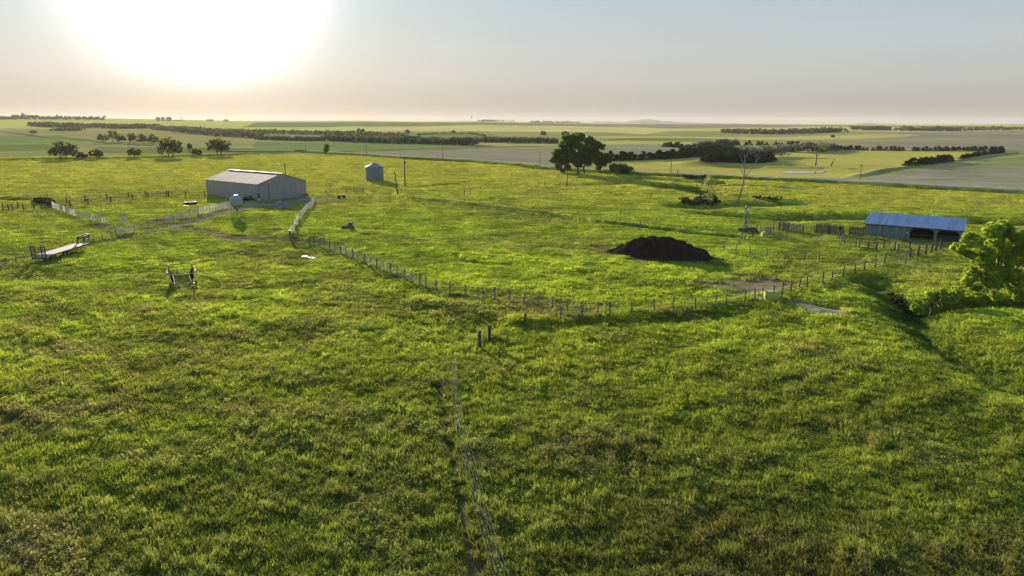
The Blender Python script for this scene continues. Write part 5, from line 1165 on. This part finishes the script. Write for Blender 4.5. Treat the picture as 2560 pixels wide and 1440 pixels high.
# ------------------------------------------------------------------ cedar rows: every cedar a tree
def cedar_proto(k):
    t = thing('cedar_tree', 'dark conical cedar', 'tree'); mb = MB(); mb.tube([(0, 0, -.3), (0, 0, 3.2)], [.16, .04], 6); mb.build('trunk', MATS['bark'], t)
    rg = np.random.default_rng(400+k); n = 46; z = rg.random(n)**1.25*3.6+.15; rr = (2.0-.42*z)*np.sqrt(rg.random(n)); a = rg.random(n)*6.283
    V, Fq = leaf_cloud(np.column_stack([rr*np.cos(a), rr*np.sin(a), z]), .42*np.ones(n), 14, .26, 401+k, 1.0); link_mesh('crown', np_mesh('crown', V, Fq), MATS['leaf_cedar'], t); return t
protos = [cedar_proto(k) for k in range(4)]; used = [0]*4
ONES = 'zeroth first second third fourth fifth sixth seventh eighth ninth tenth eleventh twelfth thirteenth fourteenth fifteenth sixteenth seventeenth eighteenth nineteenth'.split()
TENS = {2: 'twent', 3: 'thirt', 4: 'fort', 5: 'fift', 6: 'sixt', 7: 'sevent', 8: 'eight', 9: 'ninet'}
def ordinal(n):
    if n < 20: return ONES[n]
    return TENS[n//10]+'ieth' if n % 10 == 0 else TENS[n//10]+'y-'+ONES[n % 10]
def cedar_row(pts, step, hpx, label, group, jit=.6, fill=.98, seed=1, rows=1):
    rg = random.Random(seed); noun = label
    W2 = PL(pts); d = densify(W2, step)
    for row in range(rows):
        num = 0
        for p in d:
            if rg.random() > fill: continue
            num += 1; label = ordinal(num)+' cedar from the left in '+(('the nearer line of ' if row == 0 else 'the farther line of ') if rows > 1 else '')+noun
            x = p.x+rg.uniform(-jit, jit)*step*.5; y = p.y+rg.uniform(-jit, jit)*step*.5+row*step*.9; z = H(x, y); sc = hpx*m_per_px(x, y)/3.5*rg.uniform(.72, 1.15); k = rg.randrange(4)
            if used[k]: copy_tree(protos[k], None, (x, y, z), rg.random()*6.28, label, group, (sc*1.55, sc*1.55, sc))
            else: o = protos[k]; used[k] = 1; o.location = (x, y, z); o.scale = (sc*1.55, sc*1.55, sc); o['label'] = label; o['group'] = group
cedar_row([(2048, 371), (2100, 375), (2180, 376), (2280, 377), (2400, 377), (2505, 377)], 3.3, 9.5, 'the long level windbreak before the ploughed field', 'cedars of the long level row', seed=2)
cedar_row([(2404, 397), (2440, 391), (2480, 386), (2506, 381)], 3.8, 10, 'the slanting row at the windbreak corner', 'cedars of the far slanting row', seed=3)
cedar_row([(2268, 414), (2300, 411), (2340, 406), (2376, 402)], 3.6, 14, 'the short isolated clump beside the ploughed field', 'cedars of the short clump', seed=4)
cedar_row([(1524, 402), (1570, 401), (1640, 399), (1700, 395), (1740, 390), (1800, 384)], 2.9, 19, 'the dense row right of the cottonwoods', 'cedars of the dense centre row', seed=5)
cedar_row([(1658, 367), (1700, 370), (1745, 374), (1790, 378)], 5.5, 11, 'the upper windbreak row', 'cedars of the upper row', seed=6)
cedar_row([(1850, 363), (1890, 363), (1918, 363)], 6, 9, 'the far row behind the silver trees', 'cedars behind the silver trees', seed=7)
cedar_row([(1934, 364), (1970, 364), (1998, 362)], 6, 9, 'the far row right of the gap', 'cedars right of the gap', seed=8)
cedar_row([(1768, 403), (1800, 405), (1850, 406), (1900, 406), (1932, 404)], 3.2, 19, 'the block above the knoll', 'cedars of the thick block', seed=9, rows=2)
cedar_row([(1740, 393), (1800, 392), (1860, 393), (1920, 394)], 5.0, 17, 'the row inside the shelterbelt wood', 'cedars of the middle wood', seed=10)

# ------------------------------------------------------------------ far woods that read as one mass
def belt(label, pts, hpx, depth, leaf, nclump, lsize, seed, per=16, round_=.5, name='shelterbelt', vary=.35):
    rg = np.random.default_rng(seed); W2 = [np.array(tuple(P3(*q))) for q in pts]; L = [np.linalg.norm(b-a) for a, b in zip(W2[:-1], W2[1:])]; cum = np.concatenate([[0], np.cumsum(L)])
    u = rg.random(nclump)*cum[-1]; P_ = np.column_stack([np.interp(u, cum, [w[k] for w in W2]) for k in range(2)])
    P_[:, 0] += rg.uniform(-.5, .5, nclump)*depth*.3; P_[:, 1] += rg.random(nclump)*depth
    s = m_per_px(P_[:, 0].mean(), P_[:, 1].mean()); top = hpx*s*(1-vary+2*vary*fbm(P_[:, 0]/(hpx*s*1.6), P_[:, 1]/(hpx*s*1.6), 2, seed))*(.75+.25*np.sin(math.pi*np.clip(u/cum[-1]*6, 0, .5))+0)
    cr = hpx*s*.17; zz = H(P_[:, 0], P_[:, 1])+np.maximum(cr*.6, (top-cr)*rg.random(nclump)**round_)
    V, Fq = leaf_cloud(np.column_stack([P_, zz]), cr*(.7+.6*rg.random(nclump)), per, lsize, seed+1); o = link_mesh(name, np_mesh(name, V, Fq), MATS[leaf]); tag(o, label, 'wood', kind='stuff')
belt('long hazy creek wood crossing the far left fields', [(70, 315), (120, 318), (200, 321), (300, 322), (374, 321)], 11, 60, 'leaf_belt', 1100, 2.2, 501)
belt('short low thicket in front of the far left creek wood', [(125, 327), (150, 327), (188, 327)], 6, 30, 'leaf_belt', 160, 1.5, 502)
belt('dark sloping wood running down to the centre left', [(376, 324), (440, 330), (500, 336), (560, 341), (640, 346)], 12, 45, 'leaf_belt', 1300, 1.5, 503)
belt('upper tree line behind the main shelterbelt', [(480, 328), (560, 331), (640, 334), (760, 337), (880, 339), (1000, 344)], 8, 60, 'leaf_belt', 1100, 1.6, 504)
belt('lower left piece of the central shelterbelt', [(640, 349), (700, 351), (798, 353)], 9, 30, 'leaf_belt', 600, 1.3, 505)
belt('main thick shelterbelt across the centre', [(808, 352), (900, 356), (1000, 359), (1100, 362), (1192, 364)], 16, 36, 'leaf_belt', 2000, 1.15, 506)
belt('right hand piece of the central shelterbelt', [(1200, 356), (1260, 357), (1340, 358), (1392, 359)], 13, 30, 'leaf_belt', 700, 1.2, 507)
belt('silver grey trees at the top of the shelterbelt wood', [(1750, 374), (1790, 374), (1846, 374)], 24, 20, 'leaf_silver', 520, .8, 508)
belt('silver grey trees right of the dark cedars', [(1866, 394), (1920, 394), (1974, 391)], 29, 12, 'leaf_silver', 620, .6, 509)
belt('silver grey wood behind the dead tree by the pond', [(1962, 381), (2010, 382), (2060, 381), (2088, 376)], 21, 20, 'leaf_silver', 640, .75, 510)
belt('dense dark undergrowth in the middle of the cedar wood', [(1750, 381), (1850, 383), (1940, 383)], 13, 20, 'leaf_cedar', 600, .8, 511)
belt('far farmstead wood beyond the pale fields', [(1818, 333), (1880, 335), (1960, 336), (2040, 333), (2118, 330)], 10, 60, 'leaf_belt', 700, 2.2, 512)
belt('dark wood on the low rise at the far right', [(2142, 325), (2190, 326), (2230, 325)], 9, 50, 'leaf_belt', 260, 3, 513)
belt('scattered far trees at the right edge', [(2270, 327), (2320, 328), (2390, 328)], 9, 70, 'leaf_belt', 240, 3, 514, vary=.6)
belt('far tree line reaching the right edge of view', [(2390, 328), (2480, 326), (2600, 324)], 7, 70, 'leaf_belt', 260, 3, 515, vary=.6)
belt('trees on the left skyline beside the grain elevator', [(-60, 298), (40, 298), (150, 299), (230, 300)], 7, 120, 'leaf_belt', 360, 4.5, 516, vary=.7)
belt('low trees on the central skyline', [(1196, 304), (1240, 304), (1286, 305)], 4, 60, 'leaf_belt', 140, 3.0, 517, vary=.7)
belt('low trees on the skyline left of the blue hills', [(1322, 307), (1380, 307), (1452, 308)], 4, 60, 'leaf_belt', 160, 3.0, 518, vary=.7)
belt('brush along the green patch edge in the centre', [(1040, 338), (1100, 335), (1180, 335), (1212, 341)], 3.5, 10, 'leaf_belt', 260, 1.0, 519)
belt('tangle of weeds and old brush heaped at the left corral', [(84, 507), (104, 512), (122, 517)], 14, 3, 'leaf_weed', 130, .3, 520, name='brush_heap')
belt('dead brush on the steep creek bank', [(1712, 447), (1740, 450), (1775, 449)], 9, 5, 'leaf_weed', 120, .35, 521, name='bank_brush')
belt('dark low brush filling the hollow under the half dead tree', [(1708, 512), (1740, 517), (1770, 516), (1800, 512)], 12, 5, 'leaf_weed', 200, .3, 525, name='creek_brush')
belt('low bushes along the creek bend', [(1885, 497), (1915, 500), (1945, 504), (1955, 500)], 7, 1.5, 'leaf_weed', 60, .22, 522, name='creek_brush')
belt('tall weeds in the shaded creek bed beside the crooked tree', [(2240, 750), (2270, 785), (2300, 800)], 16, 3, 'leaf_weed', 120, .14, 523, name='creek_weeds')

# ------------------------------------------------------------------ far things on the skyline
def far_bins():
    for i, (px, w, hp, lab) in enumerate(((396, 10, 8, 'left one of three hazy grain bins on the far horizon'), (408, 9, 8, 'middle one of three hazy grain bins on the far horizon'), (424, 11, 8, 'right one of three hazy grain bins on the far horizon, beside its leg'))):
        x, y = hit(px, 305.5, h_base); r_ = math.hypot(x, y); k = 3600/r_; x *= k; y *= k; z = float(h_base(x, y)); s = m_per_px(x, y); R = w*s/2; hh = z_from_px(x, y, 292)-z
        t = thing('far_grain_bin', lab, 'grain bin', (x, y, z), 0, 'hazy grain bins on the horizon'); mb = MB(); mb.lathe([(R, -5), (R, hh*.8)], 20); mb.build('wall', MATS['concrete'], t); mb = MB(); mb.lathe([(R*1.05, hh*.8), (R*.1, hh), (0, hh)], 20); mb.build('roof', MATS['concrete'], t)
        if i == 2:
            mb = MB(); mb.box((-R*1.3, 0, hh*.55), (R*.25, R*.25, hh*1.1)); mb.beam((-R*1.3, 0, hh*1.08), (0, 0, hh*.95), 1.0, 1.0); mb.build('elevator_leg', MATS['concrete'], t)
far_bins()
def place_far(px, d, pyb=None):
    r = pix_ray(px, 305); k = d/math.hypot(r[0], r[1]); x, y = r[0]*k, r[1]*k; return x, y, float(h_base(x, y))
x, y, z = place_far(66, 4600); zt = z_from_px(x, y, 286); t = thing('grain_elevator', 'blocky pale grain elevator with head house on the far left skyline', 'grain elevator', (x, y, z)); s = m_per_px(x, y); hh = zt-z
mb = MB(); mb.box((0, 0, hh/2-5), (17*s, 8*s, hh+6)); mb.lathe([(2.5*s, -5), (2.5*s, hh*.95)], 14, (-5*s, -4.5*s, 0)); mb.lathe([(2.5*s, -5), (2.5*s, hh*.95)], 14, (1*s, -4.5*s, 0)); mb.build('silo_block', MATS['concrete'], t)
mb = MB(); mb.box((-6*s, 0, hh+1.2*s), (4.5*s, 4*s, 4.5*s)); mb.build('head_house', MATS['concrete'], t)
mb = MB(); mb.box((14*s, 0, hh*.25), (9*s, 6*s, hh*.6)); mb.build('annex', MATS['concrete'], t)
x, y, z = place_far(453, 3700); s = m_per_px(x, y); t = thing('far_building', 'low hazy building with a thin stack beside the far grain bins', 'building', (x, y, z)); zt = z_from_px(x, y, 300)-z
mb = MB(); mb.box((-5*s, 0, zt/2), (22*s, 6*s, zt)); mb.build('hall', MATS['concrete'], t); mb = MB(); mb.tube([(1*s, 0, 0), (1*s, 0, z_from_px(x, y, 293)-z)], .7*s, 6); mb.build('stack', MATS['concrete'], t)
for k, (px, w, lab) in enumerate(((525, 16, 'long low hazy building on the horizon under the sun'), (565, 10, 'small low hazy building right of the longer one on the horizon'))):
    x, y, z = place_far(px, 4200); s = m_per_px(x, y); t = thing('far_building', lab, 'building', (x, y, z)); zt = z_from_px(x, y, 299.5)-z; mb = MB(); mb.box((0, 0, zt/2), (w*s, 6*s, zt)); mb.build('hall', MATS['concrete'], t); mb = MB(); mb.add([(-w*s/2, -3*s, zt), (w*s/2, -3*s, zt), (w*s/2, 3*s, zt), (-w*s/2, 3*s, zt), (-w*s/2, 0, zt+1.0*s), (w*s/2, 0, zt+1.0*s)], [(0, 1, 5, 4), (2, 3, 4, 5), (0, 4, 3), (1, 2, 5)]); mb.build('roof', MATS['trim'], t)
x, y, z = place_far(1179, 5300); s = m_per_px(x, y); zt = z_from_px(x, y, 292.5)-z; t = thing('water_tower', 'far ball shaped water tower on a thin stem above the central ridge', 'water tower', (x, y, z))
mb = MB(); mb.lathe([(.9*s, -5), (.28*s, zt*.3), (.25*s, zt)], 10); mb.build('stem', MATS['concrete'], t); mb = MB(); R = 2.1*s; mb.lathe([(R*math.cos(a), zt+R*.8*math.sin(a)) for a in np.linspace(-1.55, 1.55, 12)], 18); mb.build('tank', MATS['grey_pipe'], t)
x, y, z = place_far(2010, 1500)
p = P3(2010, 329); t = thing('far_farmhouse', 'tiny pinkish barn half hidden in the far farmstead wood', 'barn', tuple(p)); s = m_per_px(p.x, p.y); mb = MB(); mb.box((0, 0, 1.5*s), (22*s, 6*s, 4*s)); mb.build('wall', MATS['pink_paint'], t); mb = MB(); mb.add([(-12*s, -3.5*s, 3.4*s), (12*s, -3.5*s, 3.4*s), (12*s, 3.5*s, 3.4*s), (-12*s, 3.5*s, 3.4*s), (-12*s, 0, 4.6*s), (12*s, 0, 4.6*s)], [(0, 1, 5, 4), (2, 3, 4, 5), (0, 4, 3), (1, 2, 5)]); mb.build('roof', MATS['trim'], t)
# blue hills beyond the plain
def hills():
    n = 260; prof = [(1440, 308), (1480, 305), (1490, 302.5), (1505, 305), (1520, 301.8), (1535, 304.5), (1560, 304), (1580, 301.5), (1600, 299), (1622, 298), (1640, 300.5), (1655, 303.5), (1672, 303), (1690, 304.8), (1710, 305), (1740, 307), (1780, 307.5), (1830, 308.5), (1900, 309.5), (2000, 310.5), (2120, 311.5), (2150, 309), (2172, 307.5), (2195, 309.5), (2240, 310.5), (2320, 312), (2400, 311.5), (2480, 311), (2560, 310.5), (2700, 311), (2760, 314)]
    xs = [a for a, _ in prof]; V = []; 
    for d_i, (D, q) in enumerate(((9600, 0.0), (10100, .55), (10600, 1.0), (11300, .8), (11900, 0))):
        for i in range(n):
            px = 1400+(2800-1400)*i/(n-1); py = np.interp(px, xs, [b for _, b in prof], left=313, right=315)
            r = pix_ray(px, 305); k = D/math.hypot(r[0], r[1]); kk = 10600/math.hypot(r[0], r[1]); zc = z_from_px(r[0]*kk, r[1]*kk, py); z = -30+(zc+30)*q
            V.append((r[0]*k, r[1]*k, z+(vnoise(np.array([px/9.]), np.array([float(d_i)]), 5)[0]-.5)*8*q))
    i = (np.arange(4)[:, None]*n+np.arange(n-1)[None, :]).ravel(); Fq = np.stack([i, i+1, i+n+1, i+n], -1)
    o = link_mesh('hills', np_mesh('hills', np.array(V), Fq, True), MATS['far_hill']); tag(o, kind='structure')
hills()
# pond
def pond():
    pts = [(1948, 431), (1962, 428.5), (1990, 427), (2030, 428), (2068, 428.5), (2062, 431), (2040, 433.5), (2000, 435), (1965, 434)]
    W2 = [hit(a, b, h_base) for a, b in pts]; z = min(H(a, b) for a, b in W2); return W2
principled('pond_bed', (.12, .11, .07), .9)
def flat_poly(name, pts, zoff, mat, n=14):
    W2 = [P(a, b) for a, b in pts]; cx = sum(a for a, _ in W2)/len(W2); cy_ = sum(b for _, b in W2)/len(W2); z = max(H(a, b) for a, b in W2)+zoff
    mb = MB(); vs_ = [(a, b, z) for a, b in W2]+[(a, b, z-.6) for a, b in W2]; k = len(W2); mb.add(vs_, [tuple(range(k)) if True else ()]+[(i+k, (i+1) % k+k, (i+1) % k, i) for i in range(k)]); o = mb.build(name, MATS[mat]); tag(o, kind='structure'); NOPOLY.append(W2); return o
flat_poly('pond', [(1948, 432), (1960, 429), (1975, 428), (1992, 429.2), (2010, 429), (2030, 430), (2050, 429.2), (2066, 429.5), (2058, 432), (2035, 434), (2003, 435), (1970, 434.6)][::-1], .12, 'water')
#@@END@@
grass = build_grass()
# ------------------------------------------------------------------ air
hz = MB().box((0, 1000, 62), (24000, 26000, 144)).build('haze', None); tag(hz, kind='stuff')
hz['label'] = 'thin pale evening haze over the far fields'; hz['category'] = 'haze'
m, t, o = base_mat('haze_air'); pv = N(t, 'ShaderNodeVolumePrincipled'); pv.inputs['Density'].default_value = 3.4e-5; pv.inputs['Color'].default_value = (.92, .91, .89, 1); pv.inputs['Anisotropy'].default_value = .2
t.links.new(pv.outputs[0], o.inputs['Volume']); hz.data.materials.append(m)
